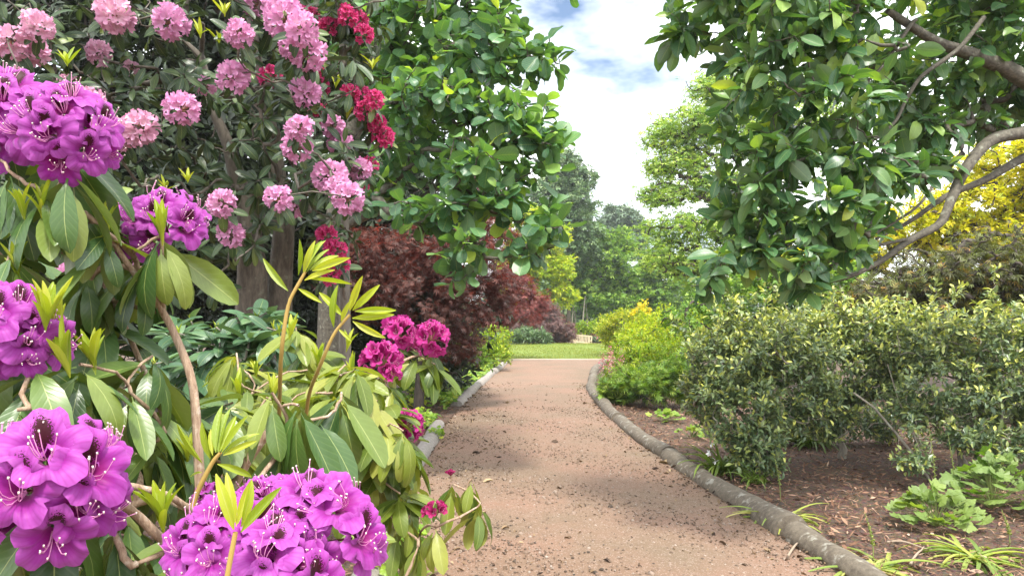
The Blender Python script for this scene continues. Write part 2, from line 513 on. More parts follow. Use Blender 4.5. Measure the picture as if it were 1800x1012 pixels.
def tree(name, label, cat, base, trunk, trad, ells, ntips, key, tpls, mat, bark, L=0.1, k=8, slen=0.15, rtip=0.004, pw=0.45,
         single=0, group=None, seed=1, inner=0.55, a=0.5, b=0.9, up=0.2, jit=0.3, spread=0.0, lv=0.2, tint=None, join=False,
         sides=5, jitb=0.06, nj=0.35, lift=1.0, back=0.5, zmin=0.05, outmix=0.5, sag=0.0, lname='leaf', cell=14, cut=None, extra=None, nmid=4, tipup=0.0, shoot=0.0, young=0.0):
    r = np.random.default_rng(seed)
    T = thing(name, label, cat, base, group)
    tips, od = sample_ells(ells, ntips, r, inner, zmin, back)
    if cut is not None:
        kk = cut(tips); tips, od = tips[kk], od[kk]
    if shoot:
        sel = (r.random(len(tips)) < .2) & (od[:, 2] > -.1)
        tips[sel] += (od[sel] * .5 + UP * .9) * shoot * r.random((sel.sum(), 1))
    ch, td, nl = grow(trunk, trad, tips, jitb, rtip, pw, seed, nmid=nmid, sag=sag)
    if extra: ch = ch + extra
    wood(T, ch, nl, trunk, trad, bark, sides, join)
    dirs = nrm(td * (1 - outmix) + od * outmix + np.array((0, 0, tipup)))
    pos, d, n = spray(tips, dirs, k, slen, r, a, b, up, jit, spread, lift, nj)
    s = L * np.clip(1 + lv * r.standard_normal(len(pos)), 0.5, 1.6)
    tn = tint(pos, r) if tint else r.random(len(pos))
    if young: tn = tn + young * np.tile((np.arange(k) + .5) / k > .72, len(tips)) * np.repeat(r.random(len(tips)), k)
    leafset(T, key, tpls, mat, pos, d, n, s, np.clip(tn, 0.001, 0.999), single, lname, cell)
    return T
# ================================================================ SETTING
LE = np.array([(-6, -.42), (0.0, -.48), (2.5, -.64), (4.4, -.78), (6.1, -.86), (7.2, -.91), (9.8, -.94), (12.6, -.82), (17, -.55), (22.4, -.17), (24.1, .05)])
RE = np.array([(-6, 1.9), (0, 1.98), (3, 2.0), (4.36, 1.95), (4.9, 1.89), (6.7, 1.70), (8.95, 1.51), (11, 1.43), (13.4, 1.44), (15.5, 1.57), (20, 2.16), (24.1, 2.95)])
def xl(y): return np.interp(y, LE[:, 0], LE[:, 1])
def xr(y): return np.interp(y, RE[:, 0], RE[:, 1])

def sheet(xs, ys, zf):
    X, Yg = np.meshgrid(xs, ys)
    V = np.stack([X, Yg, zf(X, Yg)], -1).reshape(-1, 3)
    nx, ny = len(xs), len(ys)
    i = np.arange(ny - 1)[:, None] * nx; j = np.arange(nx - 1)[None]
    return V, np.stack([i + j, i + j + 1, i + nx + j + 1, i + nx + j], -1).reshape(-1, 4)

def soil_mat():
    m, N, ln, out = new_mat('mulch_soil')
    t = N('ShaderNodeTexCoord')
    n1 = noise(N, ln, t.outputs['Object'], 38, 6, 0.7); n2 = noise(N, ln, t.outputs['Object'], 3, 4)
    v = N('ShaderNodeTexVoronoi'); v.inputs['Scale'].default_value = 45; ln(t.outputs['Object'], v.inputs['Vector'])
    c = ramp(N, ln, n1.outputs[0], [(0.3, (0.04, 0.023, 0.016)), (0.52, (0.11, 0.064, 0.042)), (0.72, (0.2, 0.13, 0.09))])
    c = mixc(N, ln, math_(N, ln, 'MULTIPLY', n2.outputs[0], 0.6), c, (0.08, 0.05, 0.033))
    c = mixc(N, ln, 0.35, c, v.outputs['Color'], 'SOFT_LIGHT')
    p = N('ShaderNodeBsdfPrincipled'); ln(c, p.inputs['Base Color']); p.inputs['Roughness'].default_value = 0.9
    b = N('ShaderNodeBump'); b.inputs['Strength'].default_value = 0.8; b.inputs['Distance'].default_value = 0.03
    ln(n1.outputs[0], b.inputs['Height']); ln(b.outputs[0], p.inputs['Normal']); ln(p.outputs[0], out.inputs[0])
    return m
def path_mat():
    m, N, ln, out = new_mat('path_gravel')
    t = N('ShaderNodeTexCoord')
    n1 = noise(N, ln, t.outputs['Object'], 130, 4, 0.7)
    n2 = noise(N, ln, t.outputs['Object'], 0.8, 4, 0.6)
    n3 = noise(N, ln, t.outputs['Object'], 14, 4, 0.65)
    v = N('ShaderNodeTexVoronoi'); v.inputs['Scale'].default_value = 160; ln(t.outputs['Object'], v.inputs['Vector'])
    a = ramp(N, ln, n2.outputs[0], [(0.36, (0.155, 0.103, 0.06)), (0.6, (0.215, 0.118, 0.074))])
    a = mixc(N, ln, ramp(N, ln, n1.outputs[0], [(0.35, 0.55), (0.55, 0.0)]), a, (0.11, 0.075, 0.05))
    a = mixc(N, ln, ramp(N, ln, n1.outputs[0], [(0.56, 0.0), (0.75, 0.6)]), a, (0.31, 0.235, 0.185))
    a = mixc(N, ln, ramp(N, ln, n3.outputs[0], [(0.52, 0.0), (0.75, 0.38)]), a, (0.12, 0.088, 0.056))
    sv = N('ShaderNodeSeparateColor'); ln(v.outputs['Color'], sv.inputs[0])
    a = mixc(N, ln, ramp(N, ln, sv.outputs[0], [(0.86, 0.0), (0.9, 0.55)]), a, (0.36, 0.28, 0.23))
    p = N('ShaderNodeBsdfPrincipled'); ln(a, p.inputs['Base Color']); p.inputs['Roughness'].default_value = 0.85
    b = N('ShaderNodeBump'); b.inputs['Strength'].default_value = 0.5; b.inputs['Distance'].default_value = 0.008
    hh = math_(N, ln, 'ADD', n1.outputs[0], math_(N, ln, 'MULTIPLY', n3.outputs[0], 1.2))
    ln(hh, b.inputs['Height']); ln(b.outputs[0], p.inputs['Normal']); ln(p.outputs[0], out.inputs[0])
    return m
def lawn_mat():
    m, N, ln, out = new_mat('lawn_grass')
    t = N('ShaderNodeTexCoord')
    n1 = noise(N, ln, t.outputs['Object'], 25, 5, 0.7); n2 = noise(N, ln, t.outputs['Object'], 0.7, 3)
    a = ramp(N, ln, n2.outputs[0], [(0.35, (0.13, 0.19, 0.018)), (0.65, (0.20, 0.24, 0.028))])
    a = mixc(N, ln, ramp(N, ln, n1.outputs[0], [(0.35, 0.6), (0.6, 0.0)]), a, (0.09, 0.17, 0.02))
    p = N('ShaderNodeBsdfPrincipled'); ln(a, p.inputs['Base Color']); p.inputs['Roughness'].default_value = 0.8
    b = N('ShaderNodeBump'); b.inputs['Strength'].default_value = 0.8; b.inputs['Distance'].default_value = 0.03
    ln(n1.outputs[0], b.inputs['Height']); ln(b.outputs[0], p.inputs['Normal']); ln(p.outputs[0], out.inputs[0])
    return m

M_soil, M_path, M_lawn = soil_mat(), path_mat(), lawn_mat()
xs = np.concatenate([np.linspace(-300, -20, 8), np.linspace(-15, 15, 31), np.linspace(20, 300, 8)])
ys = np.concatenate([np.linspace(-100, -6, 6), np.linspace(-4, 70, 75), np.linspace(75, 600, 12)])
V, Q = sheet(xs, ys, lambda x, y: ground_z(y))
obj('ground', mesh('ground', V, Q, M_soil), kind='structure')

ys = np.linspace(-5, 24.05, 120); us = np.linspace(0, 1, 25)
V = np.array([(xl(y) + (xr(y) - xl(y)) * u, y, 0.010 + 0.025 * math.sin(PI * u) ** 0.7 + 0.004 * math.sin(y * 3.1 + u * 9)) for y in ys for u in us])
_, Q = sheet(us, ys, lambda x, y: 0 * x)
obj('path', mesh('path', V, Q, M_path), kind='structure')
# thin timber board that ends the path at the lawn
b = MB()
b.box((1.35, 24.09, 0.02), (2.3, 0.025, 0.045))
obj('edging_board', b.build('edging_board', flat_mat('pale_board', (0.42, 0.36, 0.28))), label='thin pale timber board ending the gravel path at the lawn', cat='edging')

xs = np.linspace(-9, 13, 45); ys = np.linspace(24.13, 52, 57)
V, Q = sheet(xs, ys, lambda x, y: ground_z(y) + 0.03 + 0.02 * np.sin(x * 1.1 + y * .7))
obj('lawn', mesh('lawn', V, Q, M_lawn), kind='structure')

r = np.random.default_rng(5)
n = 42000
gx = r.uniform(-2.5, 8, n); gy = 24.15 + 15 * r.random(n) ** 1.3
pos = np.stack([gx, gy, ground_z(gy) + 0.03], 1)
tip = leaf_tpl(W=0.22, rows=2, half=1, a=.3, b=.8, fold=.1, curl=.6, pet=0)
d = nrm(r.standard_normal((n, 3)) * (.5, .5, .12) + (0, 0, .8))
M_grass = leaf_mat('grass_blade', [(0, (0.116, 0.17, 0.014)), (0.5, (0.211, 0.252, 0.027)), (1, (0.306, 0.299, 0.061))], trans=0.3, rough=.55, blot=0)
obj('lawn_grass', scatter([tip], pos, d, r.standard_normal((n, 3)), 0.055 * r.uniform(.7, 1.4, n), r.random(n), M_grass), kind='stuff',
    label='short mown grass of the lawn beyond the path', cat='grass')

# --- edging logs
M_log = bark_mat('weathered_log', (0.08, 0.063, 0.045), (0.20, 0.166, 0.12), 22, (0.38, 0.375, 0.32), 11, 0.57, 1.0, 0.9)
M_log2 = bark_mat('pale_log', (0.19, 0.165, 0.145), (0.38, 0.345, 0.31), 26, (0.46, 0.45, 0.42), 9, 0.6, 1.0, 0.7)
def log(edge, off, y0, y1, rad, mat, label, group, seed):
    n = max(8, int((y1 - y0) / 0.16)); ys = np.linspace(y0, y1, n)
    rr = np.random.default_rng(seed)
    wob = np.cumsum(rr.standard_normal(n)) * 0.006; wob -= np.linspace(wob[0], wob[-1], n)
    x = edge(ys) + off + wob + rr.uniform(-.018, .018); rad = rad * rr.uniform(.92, 1.07)
    base = (float(x[0]), float(ys[0]), 0)
    pts = np.stack([x, ys, 0.012 + 0.012 * np.sin(ys * 1.3 + seed)], 1) - base
    k = np.linspace(1.06, 0.94, n) * (1 + 0.07 * np.sin(ys * 2.3 + seed) + 0.035 * rr.standard_normal(n))
    m = MB(); m.tube(pts, rad * k, 14, cap=True, rough=0.022, seed=seed)
    obj('edging_log', m.build('edging_log', mat), None, Matrix.Translation(base), None, label, 'log', group)
LG = 'logs edging the path'
for i, (a, b_, lab) in enumerate([(2.2, 5.07, 'thick grey edging log with a bark strip leaning on it, beside the striped strap-leaf tuft'), (5.13, 7.86, 'grey lichen-spotted edging log beside the flattened yellow-green strap-leaf tuft'),
        (7.94, 10.55, 'grey edging log bordering the open patch of wood chips'), (10.64, 13.45, 'grey edging log bending round the bright fern-green clump'),
        (13.56, 17.95, 'grey edging log beside the tangle of tall yellow-green perennials'), (18.05, 23.6, 'grey edging log running on to the corner where path meets lawn')]):
    log(xr, 0.09, a, b_, 0.105, M_log, lab, LG, 20 + i)
for i, (a, b_, lab) in enumerate([(1.5, 6.4, 'pale edging log buried under the overhanging rhododendron twigs'), (6.45, 10.1, 'short pale grey log with a cut end showing beside a gap in the edging'),
        (12.3, 15.4, 'pale grey log with a cut end resuming after the gap in the edging'), (15.45, 18.6, 'pale grey log between two others beside low green ground cover'), (18.65, 22.8, 'pale grey log ending at the bright yellow-green shrub')]):
    log(xl, -0.08, a, b_, 0.10, M_log2, lab, LG, 30 + i)

# --- wood chips, leaf litter, gravel
chip = [leaf_tpl(W=w_, rows=3, half=1, a=.25, b=.25, fold=f_, curl=c_, pet=0) for w_, f_, c_ in ((.12, .2, .3), (.22, .1, -.3), (.09, .3, .6), (.3, .05, .2), (.07, .2, -.5))]
M_chip = leaf_mat('wood_chip', [(0, (0.049, 0.027, 0.019)), (0.35, (0.162, 0.086, 0.053)), (0.7, (0.251, 0.137, 0.086)), (0.93, (0.34, 0.211, 0.139)), (1, (0.421, 0.312, 0.232))], trans=0.0, rough=.8, blot=.3, spec=.2)
r = np.random.default_rng(6)
def chips(n, ylo, yhi, side, wid, s0, lab, pw=1.5):
    y = ylo + (yhi - ylo) * r.random(n) ** pw
    if side > 0: x = xr(y) + 0.12 + wid * r.random(n) ** 1.2
    else: x = xl(y) - 0.1 - wid * r.random(n) ** 1.2
    pos = np.stack([x, y, 0.008 + 0.03 * r.random(n)], 1)
    d = nrm(r.standard_normal((n, 3)) * (1, 1, .22)); nn = UP + r.standard_normal((n, 3)) * .35
    obj('wood_chips', scatter(chip, pos, d, nn, s0 * r.uniform(.45, 1.7, n), r.random(n), M_chip), kind='stuff', label=lab, cat='mulch')
chips(42000, 2.6, 15, 1, 5.2, .046, 'brown bark chip mulch covering the bed below the variegated shrubs')
chips(11000, 2.5, 16, -1, 1.8, .045, 'brown bark chip mulch between the pale edging and the rhododendrons')
n = 2600
y = 3.2 + 13 * r.random(n) ** 1.35
u = r.random(n); e = r.random(n)
u = np.where(e < .48, u * u * .36, np.where(e < .74, 1 - u * u * .18, u))
x = xl(y) + (xr(y) - xl(y)) * u
dens = (np.sin(x * 2.3 + y * .9) + np.sin(y * 1.7 - x * 1.3) + r.standard_normal(n)) > -0.4
keep = dens | (u < .2) | (u > .9)
pos = np.stack([x, y, 0.022 + .02 * np.sin(PI * u)], 1)[keep]; k = len(pos)
M_lit = leaf_mat('fallen_leaf', [(0, (0.04, 0.024, 0.016)), (0.5, (0.12, 0.072, 0.04)), (0.85, (0.24, 0.16, 0.088)), (1, (0.36, 0.272, 0.16))], trans=0.05, rough=.8, blot=.3)
obj('leaf_litter', scatter([leaf_tpl(W=.42, rows=4, half=1, a=.6, b=.6, fold=.5, curl=c, pet=.05) for c in (.9, -.9, 1.4)], pos,
    nrm(r.standard_normal((k, 3)) * (1, 1, .15)), UP + r.standard_normal((k, 3)) * .3, .027 * r.lognormal(0, .5, k), r.random(k), M_lit), kind='stuff',
    label='small dry brown leaves strewn over the gravel path', cat='leaf litter')
n = 16000
y = 3.0 + 9 * r.random(n) ** 1.6; u = r.random(n)
pos = np.stack([xl(y) + (xr(y) - xl(y)) * u, y, 0.012 + .025 * np.sin(PI * u) ** .7], 1)
M_grit = flat_mat('grit', (0, 0, 0), .85, stops=[(0, (0.05, 0.036, 0.025)), (.3, (0.14, 0.092, 0.062)), (.7, (0.22, 0.15, 0.108)), (1, (0.33, 0.27, 0.22))])
bv = np.array([(x, y_, z) for x in (-1, 1) for y_ in (-1, 1) for z in (-1, 1)], float) * (.5, .4, .3); bv[1::2, :2] *= .6
bq = np.array([(0, 1, 3, 2), (4, 6, 7, 5), (0, 4, 5, 1), (2, 3, 7, 6), (0, 2, 6, 4), (1, 5, 7, 3)])
obj('gravel', scatter([(bv, bq, bv[:, :2])], pos, nrm(r.standard_normal((n, 3)) * (1, 1, .2)), UP + .3 * r.standard_normal((n, 3)), .009 * r.lognormal(0, .45, n), r.random(n), M_grit), kind='stuff',
    label='fine loose grit on the gravel path', cat='gravel')

# --- bench beyond the lawn
M_teak = flat_mat('pale_teak', (0.66, 0.54, 0.38), .6)
bY = 44.0; bp = (P(1012, 600, bY)[0], bY, float(ground_z(bY)) + 0.03)
T = thing('park_bench', 'pale timber slatted bench standing beyond the crest of the lawn', 'bench', bp)
T.rotation_euler = (0, R(4), R(-24))
def part(nm, *boxes):
    m = MB()
    for c, h in boxes: m.box(c, h)
    obj(nm, m.build(nm, M_teak, True), T)
W2 = 0.82
part('top_rail', ((0, .28, .90), (W2, .025, .035))); part('back_rail', ((0, .27, .50), (W2, .02, .03)))
for i in range(17): part('back_slat', ((-W2 + .09 + i * (2 * W2 - .18) / 16, .275, .69), (.022, .012, .175)))
for i in range(5): part('seat_slat', ((0, -.22 + i * .11, .43), (W2, .045, .014)))
for s_ in (-1, 1):
    part('leg', ((s_ * (W2 + .03), .28, .46), (.03, .03, .46))); part('leg', ((s_ * (W2 + .03), -.25, .31), (.03, .03, .31)))
    part('armrest', ((s_ * (W2 + .03), 0.0, .64), (.04, .30, .018))); part('side_rail', ((s_ * (W2 + .03), .015, .36), (.02, .235, .035)))

# ================================================================ FAR AND MIDDLE TREES
B_grey = bark_mat('grey_bark', (0.10, 0.085, 0.07), (0.30, 0.27, 0.22), 26, (0.33, 0.36, 0.28), 6, .58)
B_dark = bark_mat('dark_bark', (0.035, 0.028, 0.022), (0.13, 0.10, 0.08), 30)
B_pale = bark_mat('pale_bark', (0.16, 0.14, 0.11), (0.38, 0.34, 0.27), 26, (0.42, 0.45, 0.36), 9, .56)
B_shade = bark_mat('shaded_trunk_bark', (0.06, 0.05, 0.04), (0.22, 0.19, 0.15), 40, (0.25, 0.27, 0.2), 14, .6)
B_limb = bark_mat('lichened_limb', (0.055, 0.048, 0.036), (0.19, 0.17, 0.13), 34, (0.30, 0.31, 0.24), 16, .6, 1.0, .7)
B_brown = bark_mat('brown_bark', (0.11, 0.06, 0.035), (0.36, 0.24, 0.15), 60)

small = [leaf_tpl(W=.5, rows=2, half=1, a=.7, b=.7, fold=.2, curl=c, pet=0) for c in (.2, .7, -.3)]
small3 = [combine([(leaf_tpl(W=.42, rows=2, half=1, a=.7, b=.8, fold=.2, curl=.5, pet=0), (a_, s_, o_)) for a_, s_, o_ in
          ((0, 1, (0, .1, 0)), (.9, .8, (-.05, 0, .05)), (-.8, .85, (.05, .05, -.05)))])]
feather = [combine([(leaf_tpl(W=.16, rows=2, half=1, a=.5, b=.9, fold=.2, curl=.6, pet=0), (a_, s_, (0, 0, 0))) for a_, s_ in
          ((0, 1), (.55, .85), (-.55, .85), (1.15, .6), (-1.15, .6))])]

def G3(*c): return tuple(c)
M_farpine = leaf_mat('far_pine', [(0, (0.085, 0.144, 0.085)), (0.5, (0.151, 0.22, 0.135)), (1, (0.254, 0.321, 0.203))], trans=.12, rough=.7, blot=0)
M_grey_green = leaf_mat('grey_green', [(0, (0.076, 0.144, 0.068)), (0.6, (0.144, 0.236, 0.101)), (1, (0.254, 0.338, 0.151))], trans=.15, rough=.6, blot=0)
M_wood = leaf_mat('wood_green', [(0, (0.065, 0.15, 0.023)), (0.5, (0.163, 0.305, 0.039)), (1, (0.351, 0.494, 0.065))], trans=.35, rough=.55, blot=.2)
M_lime = leaf_mat('lime_green', [(0, (0.196, 0.31, 0.014)), (0.5, (0.391, 0.494, 0.017)), (1, (0.644, 0.632, 0.034))], trans=.45, rough=.5, blot=.2)
M_open = leaf_mat('open_crown_green', [(0, (0.122, 0.237, 0.044)), (0.5, (0.289, 0.439, 0.078)), (1, (0.547, 0.642, 0.153))], trans=.42, rough=.5, blot=.2)
M_gold = leaf_mat('golden', [(0, (0.30, 0.36, 0.012)), (.5, (0.56, 0.52, 0.012)), (1, (0.74, 0.62, 0.03))], trans=.45, rough=.5, blot=.2)
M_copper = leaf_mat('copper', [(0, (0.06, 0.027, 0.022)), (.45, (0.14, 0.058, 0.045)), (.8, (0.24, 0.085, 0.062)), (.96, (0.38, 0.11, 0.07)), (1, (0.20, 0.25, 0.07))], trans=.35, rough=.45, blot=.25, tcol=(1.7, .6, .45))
M_wine = leaf_mat('wine', [(0, (0.06, 0.035, 0.035)), (.5, (0.14, 0.075, 0.068)), (1, (0.25, 0.14, 0.115))], trans=.3, rough=.5, blot=.2, tcol=(1.5, .7, .6))
M_redmaple = leaf_mat('red_maple', [(0, (0.09, 0.028, 0.028)), (.5, (0.20, 0.055, 0.05)), (1, (0.34, 0.12, 0.10))], trans=.35, rough=.5, blot=.2, tcol=(1.6, .6, .5))
M_bronze = leaf_mat('bronze_green', [(0, (0.051, 0.052, 0.022)), (0.5, (0.108, 0.115, 0.031)), (0.85, (0.172, 0.216, 0.043)), (1, (0.402, 0.216, 0.043))], trans=.3, rough=.5, blot=.2)
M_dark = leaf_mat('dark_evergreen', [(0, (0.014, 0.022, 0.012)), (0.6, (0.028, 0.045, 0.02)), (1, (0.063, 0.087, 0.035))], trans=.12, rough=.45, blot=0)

def post(px, Y, top, r0, lean=0.0, z0=None, n=6, r1=.25):
    x = (px - 900) / F * Y; z0 = float(ground_z(Y)) if z0 is None else z0
    t = np.linspace(0, 1, n)
    return np.stack([x + lean * t ** 1.5, Y + 0 * t, z0 + (top - z0) * t], 1), r0 * (1 - (1 - r1) * t)

def ztop(py, Y): return CAMZ + (HZ - py) / F * Y

# distant wood that reads as one mass, closing every view line
r = np.random.default_rng(40)
n = 70000
ang = r.uniform(-1.25, 1.25, n); dist = r.uniform(62, 80, n)
x = np.sin(ang) * dist; y = np.cos(ang) * dist
top = 5.0 + 1.2 * np.sin(ang * 23) + .9 * np.sin(ang * 61 + 1) + .5 * np.sin(ang * 140)
z = -1.0 + top * r.random(n) ** .75
pos = np.stack([x, y, z], 1)
obj('woodland', scatter(small3, pos, nrm(r.standard_normal((n, 3)) + (0, -.3, .2)), UP + r.standard_normal((n, 3)) * .5, r.uniform(.5, .9, n), r.random(n), M_grey_green), kind='stuff',
    label='dark distant wood closing the view behind the garden', cat='woodland')

def ftree(name, label, px, Y, top_py, ells, ntips, tpl, mat, L, k, seed, bark=B_dark, r0=.16, slen=.5, group=None, **kw):
    tk, tr = post(px, Y, ztop(top_py, Y), r0)
    base = tuple(tk[0])
    return tree(name, label, 'shrub' if 'shrub' in name else 'tree', base, tk, tr, [ell(*e) for e in ells], ntips, name, tpl, mat, bark, L=L, k=k, slen=slen, seed=seed, join=True,
                rtip=.012, group=group, zmin=-.8, **kw)

ftree('pine_tree', 'hazy grey pine far off, its flat crown cut out against the sky', 1092, 80, 385,
      [(1092, 385, 80, 34, 22, 2.5), (1070, 405, 80, 22, 22, 2), (1118, 408, 80, 20, 20, 2), (1095, 430, 80, 40, 20, 3)], 260, small3, M_farpine, .5, 26, 41, slen=.9, spread=.22)
ftree('conifer_tree', 'tall grey-green conifer with a tapering dense crown behind the lawn', 1000, 50, 275,
      [(985, 300, 50, 40, 50, 2), (1020, 345, 50, 38, 55, 2), (975, 365, 50, 55, 70, 2.4), (1020, 420, 50, 45, 55, 2), (965, 440, 50, 55, 60, 2)], 520, small3, M_grey_green, .27, 30, 42, slen=.6, spread=.16)
TB = ftree('broadleaf_tree', 'rounded mid-green tree with many thin stems behind the bench', 1085, 52, 410,
      [(1060, 450, 52, 60, 52, 2.6), (1115, 470, 52, 70, 60, 2.6), (1040, 505, 52, 48, 45, 2.4), (1095, 525, 52, 85, 45, 2.6), (1165, 500, 52, 60, 60, 2.6), (1000, 490, 52, 40, 60, 2.6)], 700, small3, M_wood, .26, 26, 43, slen=.6, spread=.15)
# thin stems below it
for i, (px, Y) in enumerate(((1003, 50), (1014, 51), (1022, 49.6), (1035, 50.5), (985, 51))):
    p_, r_ = post(px, Y, ztop(520, Y), .09, lean=.25 * (-1) ** i, n=8)
    m = MB(); m.tube(p_ - np.array(TB.location), r_, 7); obj('stem', m.build('stem', B_pale), TB)
ftree('lime_tree', 'bright yellow-green tree with layered sprays behind the copper maple', 925, 45, 395,
      [(960, 420, 45, 50, 26, 1.5), (915, 400, 45, 55, 45, 1.6), (975, 470, 45, 42, 26, 1.4), (925, 465, 45, 60, 40, 1.6), (985, 515, 45, 33, 22, 1.2), (905, 515, 45, 50, 30, 1.4)], 420, small3, M_lime, .25, 24, 44, slen=.6, spread=.13, up=.0)
ftree('open_tree', 'tall airy yellow-green tree with layered branches showing sky between them', 1360, 23, 140,
      [(a_, b_, c_, d_, e_ * 1.35, f_) for a_, b_, c_, d_, e_, f_ in [(1300, 165, 23, 75, 28, 1.2), (1215, 220, 23, 75, 24, 1.0), (1290, 245, 23, 110, 30, 1.2), (1185, 290, 23, 62, 20, .9), (1270, 330, 23, 90, 24, 1.2), (1165, 345, 23, 52, 18, .9),
       (1210, 400, 23, 90, 20, 1.1), (1340, 400, 23, 110, 30, 1.3), (1190, 455, 23, 75, 24, 1.1), (1290, 470, 23, 110, 32, 1.3), (1400, 220, 23, 90, 70, 1.3), (1150, 300, 23, 20, 10, .5), (1240, 160, 23, 45, 18, .8), (1160, 245, 23, 35, 14, .7)]],
      1900, small3, M_open, .11, 18, 45, bark=B_dark, r0=.2, slen=.5, spread=.12, up=.05, outmix=.35)
ftree('golden_tree', 'glowing golden-leaved tree behind the spreading grey branches', 1800, 15, 230,
      [(1780, 300, 15, 110, 60, 1.0), (1880, 330, 15, 130, 120, 1.2), (1700, 360, 15, 90, 45, .9), (1610, 390, 15, 90, 45, .9), (1800, 410, 15, 130, 50, 1.0), (1500, 430, 15, 90, 50, .9), (1400, 470, 15, 90, 45, .9), (1720, 430, 15, 120, 50, 1.0)], 760, small3, M_gold, .11, 22, 46, slen=.3, spread=.06)
ftree('bronze_shrub', 'dark bronze-green maple shrub under the grey limb behind the variegated shrubs', 1700, 10.5, 430,
      [(1690, 480, 10.5, 150, 65, .9), (1600, 505, 10.5, 90, 50, .8), (1800, 465, 10.5, 120, 75, .9), (1840, 540, 10.5, 160, 90, 1.0), (1650, 560, 10.5, 160, 60, .9), (1510, 530, 10.5, 80, 40, .8)], 620, feather, M_bronze, .10, 18, 47, slen=.22, spread=.05, r0=.08, up=-.05)
ftree('green_shrub', 'leafy mid-green shrub filling the gap behind the variegated shrubs', 1350, 14, 480,
      [(1300, 525, 14, 90, 50, .9), (1420, 500, 14, 110, 60, .9), (1520, 560, 14, 160, 80, 1), (1230, 560, 14, 70, 45, .8), (1700, 560, 13, 200, 100, 1)], 420, small3, M_wood, .10, 22, 48, slen=.25, spread=.06, r0=.07)
# dark evergreens far back on the rhododendron side
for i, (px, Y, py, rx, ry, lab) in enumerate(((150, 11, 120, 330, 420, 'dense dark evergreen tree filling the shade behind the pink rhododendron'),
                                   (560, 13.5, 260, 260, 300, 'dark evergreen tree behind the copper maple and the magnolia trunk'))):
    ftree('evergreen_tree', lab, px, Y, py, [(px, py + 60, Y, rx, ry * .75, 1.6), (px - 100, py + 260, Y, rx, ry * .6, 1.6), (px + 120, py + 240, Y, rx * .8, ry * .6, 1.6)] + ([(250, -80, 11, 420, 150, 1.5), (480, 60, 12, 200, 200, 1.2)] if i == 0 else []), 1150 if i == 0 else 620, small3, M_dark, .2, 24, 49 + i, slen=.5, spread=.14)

# copper maples
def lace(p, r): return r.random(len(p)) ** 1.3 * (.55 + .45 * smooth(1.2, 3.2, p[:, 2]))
tk, tr = post(735, 11.5, 2.6, .09, lean=.3)
tree('copper_maple', 'wide dark copper-leaved maple below the magnolia, reddest along its top', 'tree', tuple(tk[0]), tk, tr,
     [ell(*e) for e in ((690, 445, 11.5, 110, 55, .9), (800, 455, 11.5, 100, 60, .9), (640, 500, 11.5, 80, 75, .9), (750, 530, 11.3, 130, 75, 1.0), (850, 520, 11.8, 75, 55, .8), (870, 395, 12.3, 50, 80, .8), (640, 430, 12, 60, 40, .8), (840, 310, 12.6, 50, 45, .6), (790, 600, 11.5, 70, 40, .7))],
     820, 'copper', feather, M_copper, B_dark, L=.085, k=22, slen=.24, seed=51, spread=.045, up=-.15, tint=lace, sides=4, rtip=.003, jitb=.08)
tk, tr = post(862, 24.5, 2.0, .07)
tree('red_maple', 'spreading red-leaved maple between the copper maple and the lawn', 'tree', tuple(tk[0]), tk, tr,
     [ell(*e) for e in ((895, 505, 24.5, 55, 32, 1.1), (915, 540, 24.5, 55, 32, 1.1), (870, 545, 24.5, 50, 40, 1.1), (945, 525, 24.5, 28, 18, .5), (900, 480, 24.5, 30, 22, .6))],
     330, 'redmaple', feather, M_redmaple, B_dark, L=.13, k=20, slen=.32, seed=52, spread=.07, up=-.1, join=True, rtip=.004)
tk, tr = post(955, 38.5, .7, .08)
tree('weeping_maple', 'low domed wine-purple weeping maple at the edge of the lawn', 'tree', tuple(tk[0]), tk, tr,
     [ell(*e) for e in ((955, 568, 38.5, 42, 38, 1.3), (985, 582, 38.5, 28, 24, 1.0), (925, 575, 38.5, 32, 34, 1.0), (940, 550, 38.5, 34, 22, 1.0))],
     420, 'wine', feather, M_wine, B_dark, L=.2, k=22, slen=.42, seed=53, spread=.09, up=-.45, zmin=-.5, join=True, rtip=.005)

# ================================================================ AIR
m, N, ln, out = new_mat('haze')
pv = N('ShaderNodeVolumePrincipled'); pv.inputs['Density'].default_value = HAZE; pv.inputs['Color'].default_value = (0.92, 0.95, 1.0, 1); pv.inputs['Anisotropy'].default_value = 0.2
ln(pv.outputs[0], out.inputs['Volume'])
hb_ = MB(); hb_.box((0, 252, 7.5), (310, 362, 9.5))
if HAZE: obj('haze', hb_.build('haze', m, True), kind='stuff', label='thin bright haze in the air over the garden', cat='haze')
# ================================================================ MIDDLE PLANTING
M_brightshrub = leaf_mat('bright_shrub', [(0, (0.13, 0.25, 0.012)), (.5, (0.26, 0.39, 0.015)), (1, (0.45, 0.48, 0.03))], trans=.4, rough=.5, blot=.2)
M_peren = leaf_mat('perennial_green', [(0, (0.07, 0.16, 0.02)), (.5, (0.17, 0.30, 0.03)), (1, (0.34, 0.42, 0.06))], trans=.38, rough=.5, blot=.2)
M_blue = leaf_mat('bluish_green', [(0, (0.06, 0.12, 0.05)), (.5, (0.13, 0.22, 0.10)), (1, (0.27, 0.34, 0.2))], trans=.25, rough=.6, blot=.2)
M_cover = leaf_mat('ground_cover_green', [(0, (0.09, 0.19, 0.02)), (.6, (0.22, 0.36, 0.035)), (1, (0.48, 0.5, 0.05))], trans=.35, rough=.45, blot=.2)
M_rosy = leaf_mat('rosy_petal', [(0, (0.45, 0.08, 0.14)), (.5, (0.62, 0.22, 0.25)), (1, (0.75, 0.5, 0.45))], trans=.3, rough=.6, blot=.2, tcol=(1, .9, .9))
